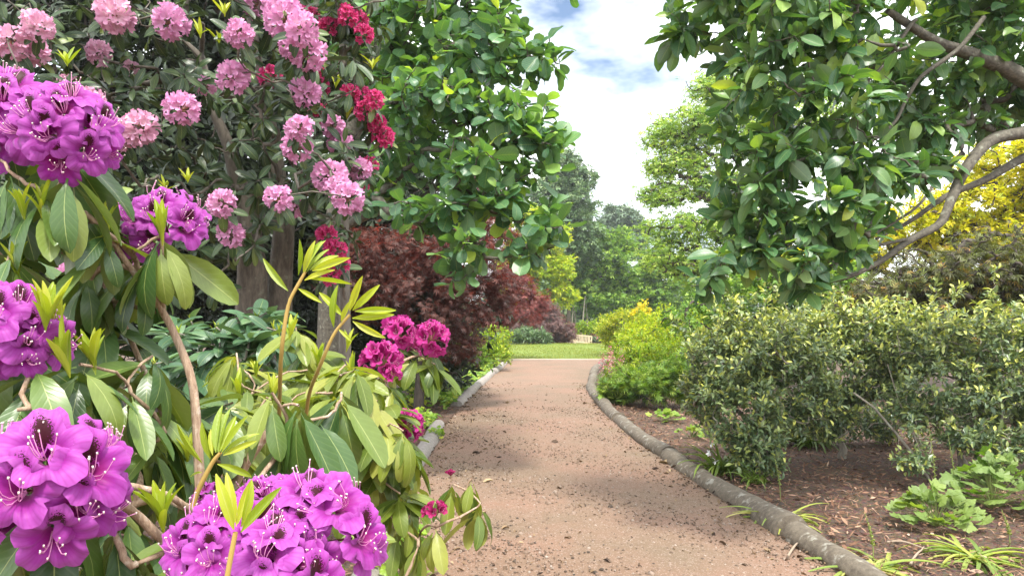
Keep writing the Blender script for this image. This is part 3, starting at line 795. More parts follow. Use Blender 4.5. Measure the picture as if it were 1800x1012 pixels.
M_yellowf = leaf_mat('yellow_petal', [(0, (0.7, 0.55, 0.01)), (1, (0.85, 0.72, 0.03))], trans=.3, rough=.6, blot=0, tcol=(1, 1, .8))
med = [leaf_tpl(W=.46, rows=4, half=1, a=.7, b=.8, fold=.2, curl=c, pet=.05) for c in (.3, .8, -.1)]
lance = [leaf_tpl(W=.24, rows=4, half=1, a=.6, b=.9, fold=.25, curl=c, pet=.03) for c in (.4, 1.0, .1)]

def bush(name, label, px, Y, ells, ntips, tpl, mat, L, k, seed, single=0, slen=.18, key=None, cat='shrub', group=None, bark=B_dark, n0=5, r0=.02, **kw):
    """many-stemmed shrub: a short stool plus stems"""
    es = [ell(*e) for e in ells]
    x = (px - 900) / F * Y; z0 = float(ground_z(Y))
    c = np.mean([e[0] for e in es], 0)
    tk = np.array([(x, Y, z0 - .02), (x, Y, z0 + .04), (x + .02, Y, z0 + .09), (x, Y + .02, z0 + .16)])
    return tree(name, label, cat, (x, Y, z0), tk, np.array((r0 * 1.6, r0 * 1.5, r0 * 1.3, r0)), es, ntips, key or name, tpl, mat, bark, L=L, k=k, slen=slen,
                single=single, seed=seed, rtip=kw.pop('rtip', .0025), zmin=kw.pop('zmin', z0 + .04), group=group, **kw)

bush('bright_shrub', 'bright yellow-green shrub where the pale logs meet the lawn', 868, 20, [(870, 600, 20, 34, 30, .5), (850, 615, 20, 36, 26, .5), (885, 622, 19.6, 22, 18, .4), (835, 595, 20.5, 26, 24, .4)], 230, med, M_brightshrub, .075, 16, 60, join=True, spread=.03)
bush('dark_shrub', 'dark green shrub in the shade below the copper maple', 810, 15, [(800, 610, 15, 60, 32, .6), (760, 620, 14, 50, 34, .6), (835, 630, 15, 40, 20, .5)], 220, med, M_wood, .085, 14, 61, join=True, spread=.03)
bush('blue_green_perennial', 'clump of blue-green perennials at the back of the lawn', 930, 35.8, [(925, 590, 35.8, 26, 14, .5), (950, 594, 36, 22, 12, .4), (905, 592, 36, 18, 12, .4)], 190, lance, M_blue, .18, 14, 62, join=True, spread=.05, cat='plant', up=.6)
bush('rose_bush', 'pale rose bush with blush blooms beside the timber bench', 985, 43, [(975, 585, 43, 24, 14, .5), (1005, 578, 45.5, 26, 12, .5), (1035, 576, 45.5, 24, 12, .5), (960, 575, 45, 20, 12, .5)], 240, med, M_brightshrub, .15, 14, 63, join=True, spread=.05, zmin=-1)
# blooms on the rose bush
rb = bpy.data.objects['rose_bush']; r = np.random.default_rng(64)
for px, py in ((988, 600), (983, 596), (1028, 583), (1042, 586), (1050, 590), (968, 590)):
    q = P(px, py, 45.6) - np.array(rb.location); m = 26
    me = scatter(small, q + r.standard_normal((m, 3)) * .05, nrm(r.standard_normal((m, 3))), r.standard_normal((m, 3)), .16, r.random(m), M_rosy)
    obj('bloom', me, rb)
bush('golden_shrub', 'rounded golden-green shrub at the far corner of the path by the lawn', 1075, 27, [(1070, 578, 27, 26, 28, .6), (1095, 570, 27, 34, 28, .6), (1125, 565, 26, 30, 25, .6), (1080, 595, 27, 30, 16, .5)], 300, med, leaf_mat('golden_green', [(0, (0.20, 0.31, 0.02)), (.5, (0.42, 0.46, 0.03)), (1, (0.62, 0.56, 0.06))], trans=.4, rough=.5, blot=.2), .11, 16, 65, join=True, spread=.045)
bush('azalea_shrub', 'yellow-green shrub topped with yellow azalea blooms', 1150, 19, [(1150, 575, 19, 60, 36, .7), (1195, 590, 19, 55, 40, .7), (1120, 600, 18.5, 40, 34, .6), (1230, 570, 18, 45, 40, .7)], 380, small, M_lime, .075, 26, 66, join=True, spread=.04)
az = bpy.data.objects['azalea_shrub']
for px, py in ((1126, 535), (1132, 541), (1118, 543), (1140, 545), (1113, 550), (1136, 533)):
    q = P(px, py, 18.6) - np.array(az.location); m = 22
    obj('bloom', scatter(small, q + r.standard_normal((m, 3)) * .035, nrm(r.standard_normal((m, 3))), r.standard_normal((m, 3)), .085, r.random(m), M_yellowf), az)
bush('tall_perennial', 'tangle of tall yellow-green perennials spilling towards the curve of the path', 1110, 15.5, [(1110, 625, 15.5, 45, 45, .6), (1150, 640, 15, 45, 42, .6), (1085, 650, 15.8, 28, 30, .4), (1180, 620, 15.5, 45, 45, .6)], 380, lance, M_brightshrub, .10, 14, 67, spread=.03, up=.45, join=True, cat='plant', tipup=.5)
bush('green_perennial', 'fresh green lobed perennial beside the curve of the grey logs', 1130, 12.2, [(1100, 672, 12.6, 45, 30, .5), (1150, 668, 12, 45, 36, .5), (1195, 660, 12, 35, 45, .5), (1075, 690, 12.8, 25, 20, .4)], 330, feather, M_peren, .11, 14, 68, spread=.025, up=.4, join=True, cat='plant', tipup=.3)
# flower spikes
def spike(name, label, px, py0, py1, Y, mat, n, s, group=None, lean=0, wid=.03):
    a = P(px, py0, Y); b_ = P(px + lean, py1, Y); a[2] = max(a[2], 0)
    T = thing(name, label, 'flower', tuple(a), group)
    t = np.linspace(0, 1, 7)[:, None]
    pts = a * (1 - t) + b_ * t + np.sin(t * 3) * (.02, 0, 0)
    m = MB(); m.tube(pts - a, np.linspace(.005, .002, 7), 5); obj('stem', m.build('stem', M_stemg), T)
    rr = np.random.default_rng(int(px))
    tt = 1 - .45 * rr.random((n, 1)); q = a * (1 - tt) + b_ * tt + rr.standard_normal((n, 3)) * wid
    leafset(T, name, small, mat, q, nrm(rr.standard_normal((n, 3)) + (0, 0, .3)), rr.standard_normal((n, 3)), s, rr.random(n), 0, mass='blossom')
M_stemg = flat_mat('green_stem', (0.22, 0.28, 0.07), .6)
for px, y0, y1, Y, ln_ in ((1068, 700, 608, 14.2, 4), (1078, 690, 616, 14.5, -3), (1086, 700, 622, 14.3, 6), (1062, 690, 624, 15, -4)):
    spike('flower_spike', 'pink-red flower spike rising out of the perennials at the path curve', px, y0, y1, Y, M_rosy, 60, .045, 'pink flower spikes', ln_)

# --- ground cover rosettes along the path (single leaves are parts)
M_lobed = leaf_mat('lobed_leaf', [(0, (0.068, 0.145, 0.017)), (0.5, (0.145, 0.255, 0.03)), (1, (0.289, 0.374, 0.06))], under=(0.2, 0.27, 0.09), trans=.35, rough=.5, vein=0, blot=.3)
lob = [palm_tpl(5, 310, .28, .07, cup=.25), palm_tpl(5, 320, .22, .06, cup=-.25), palm_tpl(7, 310, .25, .05, cup=.1)]
def rosette(name, label, x, y, nleaf, rad, hgt, L, seed, mat=M_lobed, tpl=lob, single=True, group=None, cat='plant', tl=(0, 1), key='lobed'):
    rr = np.random.default_rng(seed); z0 = float(ground_z(y))
    T = thing(name, label, cat, (x, y, z0), group)
    a = rr.random(nleaf) * 2 * PI; q = rr.random(nleaf) ** .6
    tipp = np.stack([x + np.cos(a) * rad * q, y + np.sin(a) * rad * q * .8, z0 + .03 + hgt * (1 - .75 * q ** 2) * rr.uniform(.7, 1.1, nleaf)], 1)
    m = MB()
    for p in tipp:
        t = np.linspace(0, 1, 4)[:, None]
        c = np.array((x, y, z0)) + (p - (x, y, z0)) * (.35, .35, .75)
        m.tube(((1 - t) ** 2 * np.array((x, y, z0)) + 2 * t * (1 - t) * c + t * t * p) - (x, y, z0), .0022, 4)
    obj('stalk', m.build('stalk', M_stemg), T, kind='stuff')
    out = nrm(tipp - (x, y, z0 - .1))
    d = nrm(out * (1, 1, .15) + rr.standard_normal((nleaf, 3)) * .2); n = UP + out * (.5, .5, 0) + rr.standard_normal((nleaf, 3)) * .22 + (0, -.25, 0)
    leafset(T, key, tpl, mat, tipp - d * L * .1, d, n, L * rr.uniform(.7, 1.25, nleaf), rr.uniform(*tl, nleaf) * .998 + .001, 300 if single else 0, cell=3)
    return T
q = G(1645, 925)
rosette('coral_bells', 'light green lobed-leaf clump spreading over the wood chips', q[0], q[1], 64, .32, .24, .135, 70, tl=(.45, 1))
q = G(1745, 895)
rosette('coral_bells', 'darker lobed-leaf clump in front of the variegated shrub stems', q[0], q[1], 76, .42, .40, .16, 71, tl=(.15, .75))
for i, (px, py, n_, rd, h, L_, lab) in enumerate(((1082, 712, 34, .28, .34, .13, 'bright fern-green clump touching the curve of the grey logs'), (1168, 742, 26, .28, .14, .12, 'low fresh green clump alone at the front of the wood chips'),
        (1115, 705, 34, .3, .3, .13, 'leafy green clump behind the log curve beside the perennials'), (1215, 770, 20, .22, .14, .10, 'small pale green clump under the edge of the variegated shrub'))):
    q = G(px, py)
    rosette('leafy_clump', lab, q[0], q[1], n_, rd, h, L_, 72 + i, M_peren, lob, True, tl=(.4, 1), key='clumpleaf')
# low cover on the rhododendron side
r = np.random.default_rng(80)
n = 5200
y = r.uniform(9.5, 21.5, n); x = xl(y) - .16 - r.random(n) ** 1.4 * 1.7
h = .10 + .16 * (np.sin(x * 5 + y * 2.2) * .5 + .5) * smooth(0, .5, xl(y) - x)
kk = (np.sin(x * 3.1 + y * 1.3) + np.sin(y * 2.1) > -1.1)
pos = np.stack([x, y, h * r.random(n) ** .5 + .02], 1)[kk]; n = len(pos)
obj('ground_cover', scatter([palm_tpl(5, 310, .35, .05, rows=2, per=4), palm_tpl(3, 300, .4, .0, rows=2, per=4)] + med, pos, nrm(r.standard_normal((n, 3)) * (1, 1, .3)), UP + r.standard_normal((n, 3)) * .4 + (0, -.4, 0), r.uniform(.06, .15, n), r.random(n), M_cover), kind='stuff',
    label='low green ground cover between the pale logs and the shrubs', cat='ground cover')
for i, (px, py) in enumerate(((745, 735), (768, 775), (752, 700), (700, 880), (722, 850), (690, 905), (735, 905))):
    q = G(px, py) if py < 850 else P(px, py, 4.2) * (1, 1, 0)
    lab = ['small leafy plant in the bark by the gap in the pale logs', 'low leafy plant beside the cut end of the pale log', 'leafy weed in the bark behind the drooping rhododendron leaves',
           'sapling weed under the magenta rhododendron beside the buried log', 'pale leafy weed at the foot of the magenta rhododendron', 'lobed weed in the shade of the magenta rhododendron', 'green weed sprouting beside the path under the dark red buds'][i]
    rosette('leafy_weed', lab, q[0], q[1], 16, .16, .14 if py < 850 else .3, .085, 90 + i, M_cover, lob, True, key='weedleaf', tl=(.2, .95))

# --- strap-leaved clumps
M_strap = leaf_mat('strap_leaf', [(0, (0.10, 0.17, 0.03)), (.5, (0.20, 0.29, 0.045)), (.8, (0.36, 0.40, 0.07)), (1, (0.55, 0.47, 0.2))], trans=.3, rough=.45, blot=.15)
strap = [leaf_tpl(W=.06, rows=9, half=1, a=.18, b=.6, fold=.3, curl=c, pet=0) for c in (1.3, 2.0, 2.6, .8)]
def strapclump(label, px, py, n_, L_, seed, up=.8, tl=(.1, .9), flop=0.5, dx=0):
    rr = np.random.default_rng(seed); q = G(px, py)
    T = thing('strap_leaf_clump', label, 'plant', (q[0], q[1], 0))
    a = rr.random(n_) * 2 * PI
    d = nrm(np.stack([np.cos(a) * flop + dx, np.sin(a) * flop, up * rr.uniform(.5, 1.2, n_)], 1))
    pos = np.array((q[0], q[1], .0)) + rr.standard_normal((n_, 3)) * (.035, .035, 0)
    leafset(T, 'strap', strap, M_strap, pos, d, UP + 0.1 * rr.standard_normal((n_, 3)) - d * .2, L_ * rr.uniform(.6, 1.3, n_), rr.uniform(*tl, n_), 300, cell=2)
strapclump('arching strap-leaf clump with small white flowers under the shrub edge', 1265, 835, 56, .42, 100, .9, (.1, .6))
strapclump('flattened yellow-green strap-leaf tuft lying against the grey log', 1365, 915, 80, .36, 101, .45, (.45, .95), .8)
strapclump('sprawling striped strap-leaf tuft beside the log in the open chips', 1535, 1005, 80, .42, 102, .35, (.4, 1), .9)
strapclump('tangled strap-leaf tuft below the light green lobed-leaf clump', 1710, 985, 90, .42, 103, .4, (.3, .9), .9, .3)
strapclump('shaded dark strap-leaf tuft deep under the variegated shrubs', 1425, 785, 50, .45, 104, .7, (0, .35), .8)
strapclump('short strap-leaf tuft behind the log below the shrub skirt', 1330, 850, 36, .28, 105, .8, (.1, .6))
# white bells on the first clump
T = [o for o in bpy.data.objects if o.name.startswith('strap_leaf_clump')][0]
r = np.random.default_rng(106)
M_white = leaf_mat('white_petal', [(0, (0.7, 0.72, 0.7)), (1, (0.8, 0.8, 0.8))], trans=.3, blot=0, tcol=(1, 1, 1))
for px, py in ((1246, 795), (1256, 810), (1250, 780)):
    q = P(px, py, 6.9) - np.array(T.location); m = 8
    obj('bloom', scatter(med, q + r.standard_normal((m, 3)) * .006, nrm(r.standard_normal((m, 3)) + (0, 0, -.5)), r.standard_normal((m, 3)), .035, .5, M_white), T)
# seed stalks
M_pod = leaf_mat('seed_pod', [(0, (0.16, 0.22, 0.05)), (1, (0.38, 0.42, 0.12))], trans=.2, blot=.2)
for i, (px, py0, py1, lab) in enumerate(((1372, 880, 790, 'thin seed stalk standing by the flattened strap-leaf tuft'), (1645, 890, 735, 'tall leaning seed stalk in front of the variegated shrub'),
        (1775, 960, 895, 'short seed stalk under the darker lobed-leaf clump'), (1680, 890, 760, 'seed stalk rising out of the lobed-leaf clumps'), (1535, 985, 900, 'fine seed stalk standing alone in the wood chips'))):
    g = G(px, py0); Y = g[1]
    a = np.array((g[0], Y, 0)); b_ = P(px - 12, py1, Y)
    T = thing('seed_stalk', lab, 'plant', tuple(a))
    t = np.linspace(0, 1, 9)[:, None]; pts = a * (1 - t) + b_ * t + np.sin(t * 4) * (.012, 0, 0)
    m = MB(); m.tube(pts - a, np.linspace(.0035, .0015, 9), 5); obj('stem', m.build('stem', M_stemg), T)
    rr = np.random.default_rng(110 + i); n = 34; tt = .3 + .7 * np.linspace(0, 1, n)[:, None]
    az = np.arange(n) * 2.4; rad = np.stack([np.cos(az), np.sin(az), 0 * az], 1)
    leafset(T, 'pod', [leaf_tpl(W=.8, rows=3, half=1, a=.6, b=.6, fold=.8, curl=.3, pet=.15)], M_pod, a * (1 - tt) + b_ * tt + np.sin(tt * 4) * (.012, 0, 0), rad + (0, 0, .5), rad * -.5 + UP, .022 * (1.25 - tt[:, 0]), rr.random(n), 300, 'seed_pod', 2)

# fallen sticks in the mulch
M_stick = flat_mat('dry_stick', (0.34, 0.26, 0.19), .85)
for i, (x0, y0, x1, y1, lab) in enumerate(((1560, 960, 1640, 975, 'pale dry stick lying below the light green lobed-leaf clump'), (1385, 985, 1410, 955, 'split bark strip leaning on the grey log'),
        (1600, 1000, 1625, 970, 'curved dry stick in the chips beside the striped strap-leaf tuft'))):
    a, b_ = G(x0, y0), G(x1, y1); a[2] += .03; b_[2] += .05
    t = np.linspace(0, 1, 7)[:, None]; pts = a * (1 - t) + b_ * t + np.sin(t * 5) * (.01, .01, .012)
    m = MB(); m.tube(pts - a, np.linspace(.009, .004, 7), 6, cap=True)
    obj('stick', m.build('stick', M_stick), None, Matrix.Translation(a), None, lab, 'stick')

# ================================================================ VARIEGATED SHRUBS
M_varieg = leaf_mat('variegated_small', [(0, (0.061, 0.105, 0.048)), (0.4, (0.135, 0.203, 0.093)), (0.65, (0.257, 0.329, 0.135)), (0.85, (0.432, 0.49, 0.135)), (1, (0.621, 0.63, 0.135))], under=(0.25, 0.28, 0.14), trans=.22, rough=.32, blot=.25, spec=.6)
vleaf = [leaf_tpl(W=.42, rows=4, half=1, a=.7, b=.85, fold=.22, curl=c, pet=.04) for c in (.3, .8, -.2)]
def vt(zlo, zhi):
    # paler, yellower young leaves at the tops of the shoots
    return lambda p, r: np.clip(r.random(len(p)) ** 1.1 * .74 + .34 * smooth(zlo, zhi, p[:, 2] + .12 * np.sin(p[:, 0] * 9) * np.cos(p[:, 1] * 7)), 0, 1)
hb = [('grey-green variegated shrub bulging over the chips beside the log edging', 1290, 7.3,
       [(1270, 640, 7.6, 75, 75, .45), (1330, 610, 7.5, 85, 70, .5), (1300, 720, 7.1, 72, 80, .42), (1330, 790, 6.9, 55, 42, .3), (1235, 690, 7.7, 45, 55, .35), (1400, 690, 7.3, 70, 75, .45)], 800, 75),
      ('middle variegated shrub with a dark hollow below its yellow-tipped top', 1480, 7.9,
       [(1420, 590, 8.0, 85, 50, .5), (1500, 570, 8.1, 85, 46, .5), (1480, 660, 7.9, 90, 60, .5), (1560, 630, 8.0, 80, 70, .5), (1440, 730, 7.7, 60, 45, .4), (1450, 740, 8.8, 130, 50, .3)], 800, 76),  # last lobe is a low rear skirt, added to block light from behind
      ('large variegated shrub with leaning bare stems and yellow shoot tips', 1690, 7.2,
       [(1620, 600, 7.5, 90, 60, .5), (1720, 590, 7.2, 100, 60, .55), (1790, 650, 7.0, 90, 110, .5), (1660, 680, 7.0, 100, 60, .5), (1590, 720, 7.0, 60, 40, .35), (1760, 760, 6.7, 70, 55, .4), (1690, 760, 6.6, 50, 30, .3), (1880, 680, 7.2, 100, 130, .6), (1600, 805, 6.5, 45, 22, .2), (1640, 740, 8.6, 160, 60, .3), (1800, 760, 8.6, 120, 70, .3)], 1000, 77)]  # last two lobes: low rear skirts added to keep light out below
for lab, px, Y, el_, nt_, sd in hb:
    bush('variegated_shrub', lab, px, Y, el_, nt_, vleaf, M_varieg, .060, 22, sd, single=300, slen=.16, key='varieg', bark=B_pale, r0=.03, spread=.018, up=.15, tint=vt(.9, 1.75), inner=.7, back=.75, shoot=.3, young=.5, cell=9, rtip=.0018, tipup=.25, outmix=.6, group='variegated shrubs of the wood chip bed')
# leaning bare stems in front of the hollow
T = [o for o in bpy.data.objects if o.name.startswith('variegated_shrub') and o.parent is None][2]
for pts, r0 in ((((1640, 855), (1615, 810), (1570, 755), (1535, 715), (1500, 690)), .017), (((1620, 800), (1600, 745), (1580, 705), (1560, 640)), .007), (((1760, 850), (1758, 760), (1765, 690), (1750, 600)), .02)):
    w_ = np.array([P(a_, b_, 6.75 + .05 * i) for i, (a_, b_) in enumerate(pts)])
    if pts[0][1] > 805: w_ = np.vstack([w_[0] * (1, 1, 0) + (.05, 0, -.02), w_])
    m = MB(); m.tube(w_ - np.array(T.location), np.linspace(r0, r0 * .55, len(w_)), 7); obj('stem', m.build('stem', B_pale), T)

# ================================================================ MAGNOLIAS
M_mag = leaf_mat('magnolia_leaf', [(0, (0.047, 0.118, 0.062)), (0.4, (0.086, 0.202, 0.093)), (0.75, (0.147, 0.292, 0.114)), (0.93, (0.293, 0.459, 0.103)), (1, (0.6, 0.64, 0.062))], under=(0.17, 0.24, 0.13), trans=.36, rough=.38, rib=.5, ribw=.02, vein=.3, blot=.2, tcol=(1.7, 1.75, .4))
M_mag2 = leaf_mat('glossy_magnolia_leaf', [(0, (0.039, 0.097, 0.043)), (0.4, (0.07, 0.167, 0.064)), (0.75, (0.132, 0.25, 0.087)), (0.93, (0.277, 0.403, 0.087)), (1, (0.583, 0.582, 0.058))], under=(0.19, 0.25, 0.14), trans=.33, rough=.36, rib=.5, ribw=.02, vein=.15, blot=.2, tcol=(1.6, 1.7, .4))
mg = [leaf_tpl(W=.62, rows=7, half=2, a=.85, b=.45, fold=f_, curl=c, wave=.05, pet=.1) for f_, c in ((.10, .35), (.02, .8), (.18, -.2), (.08, 1.1))]
mg2 = [leaf_tpl(W=.46, rows=7, half=2, a=.72, b=.85, fold=f_, curl=c, wave=.05, pet=.1) for f_, c in ((.12, .35), (.03, .9), (.22, -.1), (.10, 1.2))]
# left tree
tk = np.array([(-2.0, 8.2, -.05), (-2.02, 8.15, .9), (-1.95, 8.0, 1.9), (-1.8, 7.8, 2.9), (-1.55, 7.6, 3.9), (-1.35, 7.5, 5.0), (-1.3, 7.5, 6.0)])
tr = np.array((.17, .15, .135, .12, .10, .08, .05))
def limbs(lst, Y0, dY):
    return [np.array([P(a_, b_, Y0 + dY * i) for i, (a_, b_) in enumerate(l)]) for l in lst]
ex = limbs([[(580, 170), (700, 140), (760, 142), (810, 130), (870, 135)], [(600, 400), (660, 372), (740, 350), (830, 285), (880, 300)], [(620, 385), (690, 365), (750, 388), (820, 400)], [(690, 120), (705, 50), (716, -20)]], 7.6, -.18)
exc = [(p, np.linspace(.05, .02, len(p)), 900 + i) for i, p in enumerate(ex)]
ml = [ell(*e) for e in ((740, 40, 7.2, 130, 75, .7), (850, 110, 6.9, 105, 55, .6), (930, 110, 6.8, 60, 45, .4), (700, 130, 7.4, 90, 80, .6), (780, 190, 6.8, 120, 60, .7), (900, 220, 6.7, 95, 60, .6), (720, 260, 7.0, 80, 70, .6), (850, 300, 6.6, 110, 60, .6),
        (960, 270, 6.6, 45, 60, .4), (780, 370, 6.6, 90, 50, .5), (885, 365, 6.5, 50, 28, .4), (960, 400, 6.5, 50, 50, .4), (820, 445, 6.5, 55, 45, .4), (940, 440, 6.5, 50, 28, .35), (820, 485, 6.4, 28, 20, .2), (820, -60, 7.2, 200, 80, 1.0), (660, 330, 7.3, 60, 50, .5), (880, 40, 7.0, 60, 50, .4), (640, 40, 8.2, 120, 160, .6))]
tree('magnolia_tree', 'magnolia with large rounded leaves arching over the copper maple', 'tree', (-2.0, 8.2, 0), tk, tr, ml, 600, 'maga', mg, M_mag, B_limb, L=.155, k=7, slen=.2, rtip=.005, single=300, seed=120,
     inner=.35, a=.5, b=.85, up=.0, spread=.02, lv=.34, jitb=.05, nj=.5, cell=30, extra=exc, tint=lambda p, r: r.random(len(p)) ** 1.1 * .975, tipup=-.1)
# right tree
tk = np.array([(4.9, 6.2, -.05), (4.9, 6.1, 1.0), (4.8, 5.9, 1.9), (4.6, 5.6, 2.8), (4.4, 5.4, 3.6), (4.2, 5.3, 4.4)])
tr = np.array((.19, .17, .15, .13, .11, .07))
def L3(pts): return np.array([P(*p) for p in pts])
ex = [(L3([(1920, 200, 5.5), (1800, 232, 5.3), (1740, 242, 5.2), (1690, 305, 5.1), (1665, 360, 5.05), (1655, 395, 5.0), (1600, 420, 4.95), (1560, 455, 4.9), (1500, 485, 4.85), (1440, 500, 4.8)]), np.linspace(.065, .014, 10), 900),
      (L3([(1920, 230, 5.6), (1800, 275, 5.45), (1740, 315, 5.4), (1660, 345, 5.35), (1600, 390, 5.3), (1540, 420, 5.25)]), np.linspace(.05, .012, 6), 901),
      (L3([(1900, 190, 5.5), (1800, 140, 5.3), (1760, 115, 5.2), (1700, 95, 5.1), (1640, 75, 5.0), (1560, 20, 4.9)]), np.linspace(.095, .03, 6), 902),
      (L3([(1730, 30, 5.0), (1690, 85, 4.95), (1620, 130, 4.9), (1600, 165, 4.88), (1580, 210, 4.85), (1540, 245, 4.8), (1500, 260, 4.8)]), np.linspace(.022, .010, 7), 903),
      (L3([(1610, 30, 4.9), (1590, 60, 4.85), (1560, 110, 4.8), (1520, 150, 4.75), (1490, 190, 4.7), (1430, 225, 4.65)]), np.linspace(.018, .007, 6), 904),
      (L3([(1690, 305, 5.1), (1650, 290, 5.0), (1640, 330, 4.95), (1610, 370, 4.9), (1560, 400, 4.85), (1500, 425, 4.8), (1460, 440, 4.75)]), np.linspace(.016, .007, 7), 905),
      (L3([(1600, 420, 4.95), (1540, 430, 4.85), (1500, 450, 4.8), (1430, 480, 4.7), (1350, 470, 4.6)]), np.linspace(.016, .007, 5), 906)]
mr = [ell(*e) for e in ((1250, 20, 4.9, 100, 55, .5), (1350, 60, 4.7, 120, 85, .6), (1480, 60, 4.8, 120, 90, .4), (1330, 180, 4.6, 85, 60, .4), (1450, 190, 4.6, 110, 70, .5), (1620, 110, 5.3, 150, 110, .2), (1760, 50, 5.3, 140, 70, .3), (1340, 270, 4.6, 85, 60, .4),
        (1470, 290, 4.6, 110, 55, .5), (1330, 360, 4.6, 70, 60, .4), (1430, 380, 4.5, 100, 55, .45), (1290, 440, 4.6, 60, 45, .3), (1380, 460, 4.5, 90, 50, .4), (1480, 430, 4.7, 60, 45, .35), (1240, 490, 4.7, 45, 30, .2), (1400, 505, 4.5, 35, 22, .2), (1590, 240, 5.3, 90, 35, .4),
        (1450, -70, 4.9, 330, 70, .8), (1700, -60, 5.4, 260, 90, .7), (1680, 90, 6.0, 170, 80, .3), (1780, 130, 6.1, 130, 60, .3), (1560, 180, 5.6, 100, 60, .3), (1690, 190, 6.2, 110, 35, .2), (1600, 290, 5.2, 60, 40, .25), (1700, 225, 5.5, 70, 30, .25), (1540, 380, 4.9, 45, 35, .2), (1780, 215, 6.0, 60, 25, .2), (1190, 70, 5.0, 40, 30, .25), (1800, 150, 5.7, 120, 50, .2), (1560, 320, 4.9, 60, 45, .3), (1260, 320, 4.7, 25, 30, .2), (1350, 110, 4.6, 70, 40, .4))]  # lobes above the frame: unseen crown added to shade the leaves below
def smoothed(p, r_):
    t = np.linspace(0, 1, len(p)); tf = np.linspace(0, 1, len(p) * 4)
    q = np.stack([np.interp(tf, t, p[:, i]) for i in range(3)], 1) + np.random.default_rng(len(p)).standard_normal((len(tf), 3)) * .006
    for _ in range(3): q[1:-1] = (q[:-2] + 2 * q[1:-1] + q[2:]) / 4
    return q, np.interp(tf, t, r_)
ex = [(*smoothed(p, r_ * .8), l) for p, r_, l in ex]
tree('magnolia_tree', 'magnolia with pointed glossy leaves and grey limbs spreading above the variegated shrubs', 'tree', (4.9, 6.2, 0), tk, tr, mr, 900, 'magb', mg2, M_mag2, B_limb, L=.125, k=8, slen=.15, rtip=.0025, single=300, seed=121,
     inner=.4, a=.55, b=.8, up=-.12, spread=.015, lv=.34, jitb=.06, nj=.5, cell=30, extra=ex, tint=lambda p, r: r.random(len(p)) ** 1.2 * .965, tipup=-.15, pw=.38)
# ================================================================ RHODODENDRONS
def floret_tpl(seed, seg=8, rows=7, ruffle=.09, notch=.42, flare=.15, narrow=.75, deep=.72, tlt=.16, thr=.34):
    rr = np.random.default_rng(seed)
    n = 5 * seg; th = np.arange(n) / n * 2 * PI + PI / 2
    f = ((np.arange(n) / seg + .5) % 1) - .5                      # 0 at the lobe's middle
    lobe = np.floor(np.arange(n) / seg + .5).astype(int) % 5
    lr = 1 + rr.uniform(-.08, .08, 5)
    edge = (1 - notch) + notch * np.maximum(np.cos(PI * f), 0) ** .55
    t = np.linspace(0, 1, rows + 1)
    rho = np.where(t < .4, (.10 + thr * (t / .4) ** 1.3), (.10 + thr) + (.90 - thr) * (t - .4) / .6)
    z = np.where(t < .4, deep * (t / .4), deep + .20 * np.sin((t - .4) / .6 * PI * narrow) - flare * ((t - .4) / .6) ** 2)
    ph = rr.uniform(0, 6.28, 5); tl = rr.uniform(-tlt, tlt, 5)
    Rm = rho[:, None] * (1 + (edge * lr[lobe] - 1)[None] * smooth(.25, .75, t)[:, None])
    ruf = ruffle * t[:, None] ** 3 * np.sin(f * 17 + ph[lobe])[None] + tl[lobe][None] * t[:, None] ** 2 + .10 * t[:, None] ** 2 * (np.abs(f) * 2)[None] ** 2 * np.where(lobe % 2 == 0, 1, -1)[None]
    X = Rm * np.cos(th)[None]; Y = Rm * np.sin(th)[None]; Z = z[:, None] + ruf
    V = np.stack([X, Y, Z], -1).reshape(-1, 3)
    i = np.arange(rows)[:, None] * n; j = np.arange(n)[None]; j2 = (j + 1) % n
    Q = np.stack([i + j, i + j2, i + n + j2, i + n + j], -1).reshape(-1, 4)
    uv = np.stack([np.cos(th)[None] * (rho / 1.0)[:, None] * .5 + .5, np.sin(th)[None] * rho[:, None] * .5 + .5], -1).reshape(-1, 2)
    return V, Q, uv
def floret_mesh(name, seed, pm, sm, am, seg=8, rows=7, stam=8, **kw):
    V, Q, uv = floret_tpl(seed, seg, rows, **kw)
    m = MB(); m.add(V, Q, 0, uv)
    rr = np.random.default_rng(seed + 50)
    for k in range(stam):
        a = rr.uniform(0, 6.28); L_ = rr.uniform(.7, 1.1)
        t = np.linspace(0, 1, 5)
        pts = np.stack([.05 * np.cos(a) + .24 * np.cos(a) * t ** 1.5, -.05 + .24 * np.sin(a) * t ** 1.5 - .42 * t + .52 * t ** 3, .2 + L_ * t * .9], 1)
        m.tube(pts, np.linspace(.016, .010, 5), 4, 1)
        m.box(pts[-1], (.018, .03, .018), m=2)
    return m.build(name, [pm, sm, am])

M_fil = flat_mat('filament', (0.75, 0.30, 0.55), .5); M_ant = flat_mat('anther', (0.62, 0.48, 0.46), .5)
M_filp = flat_mat('pale_filament', (0.80, 0.50, 0.60), .5)
M_purple = petal_mat('purple_petal', (0.30, 0.02, 0.275), (0.44, 0.085, 0.43), (0.27, 0.010, 0.16), (0.045, 0.001, 0.009))
M_pink = petal_mat('pink_petal', (0.75, 0.37, 0.60), (0.78, 0.35, 0.61), (0.82, 0.56, 0.68), None)
M_blush = petal_mat('blush_petal', (0.80, 0.46, 0.61), (0.80, 0.40, 0.60), (0.86, 0.64, 0.70), None)
M_crim = petal_mat('crimson_petal', (0.68, 0.04, 0.20), (0.75, 0.08, 0.28), (0.48, 0.012, 0.10), (0.2, 0.0, 0.03), .6)
M_magenta = petal_mat('magenta_petal', (0.44, 0.012, 0.20), (0.52, 0.04, 0.27), (0.25, 0.003, 0.10), (0.12, 0.0, 0.03), .7)
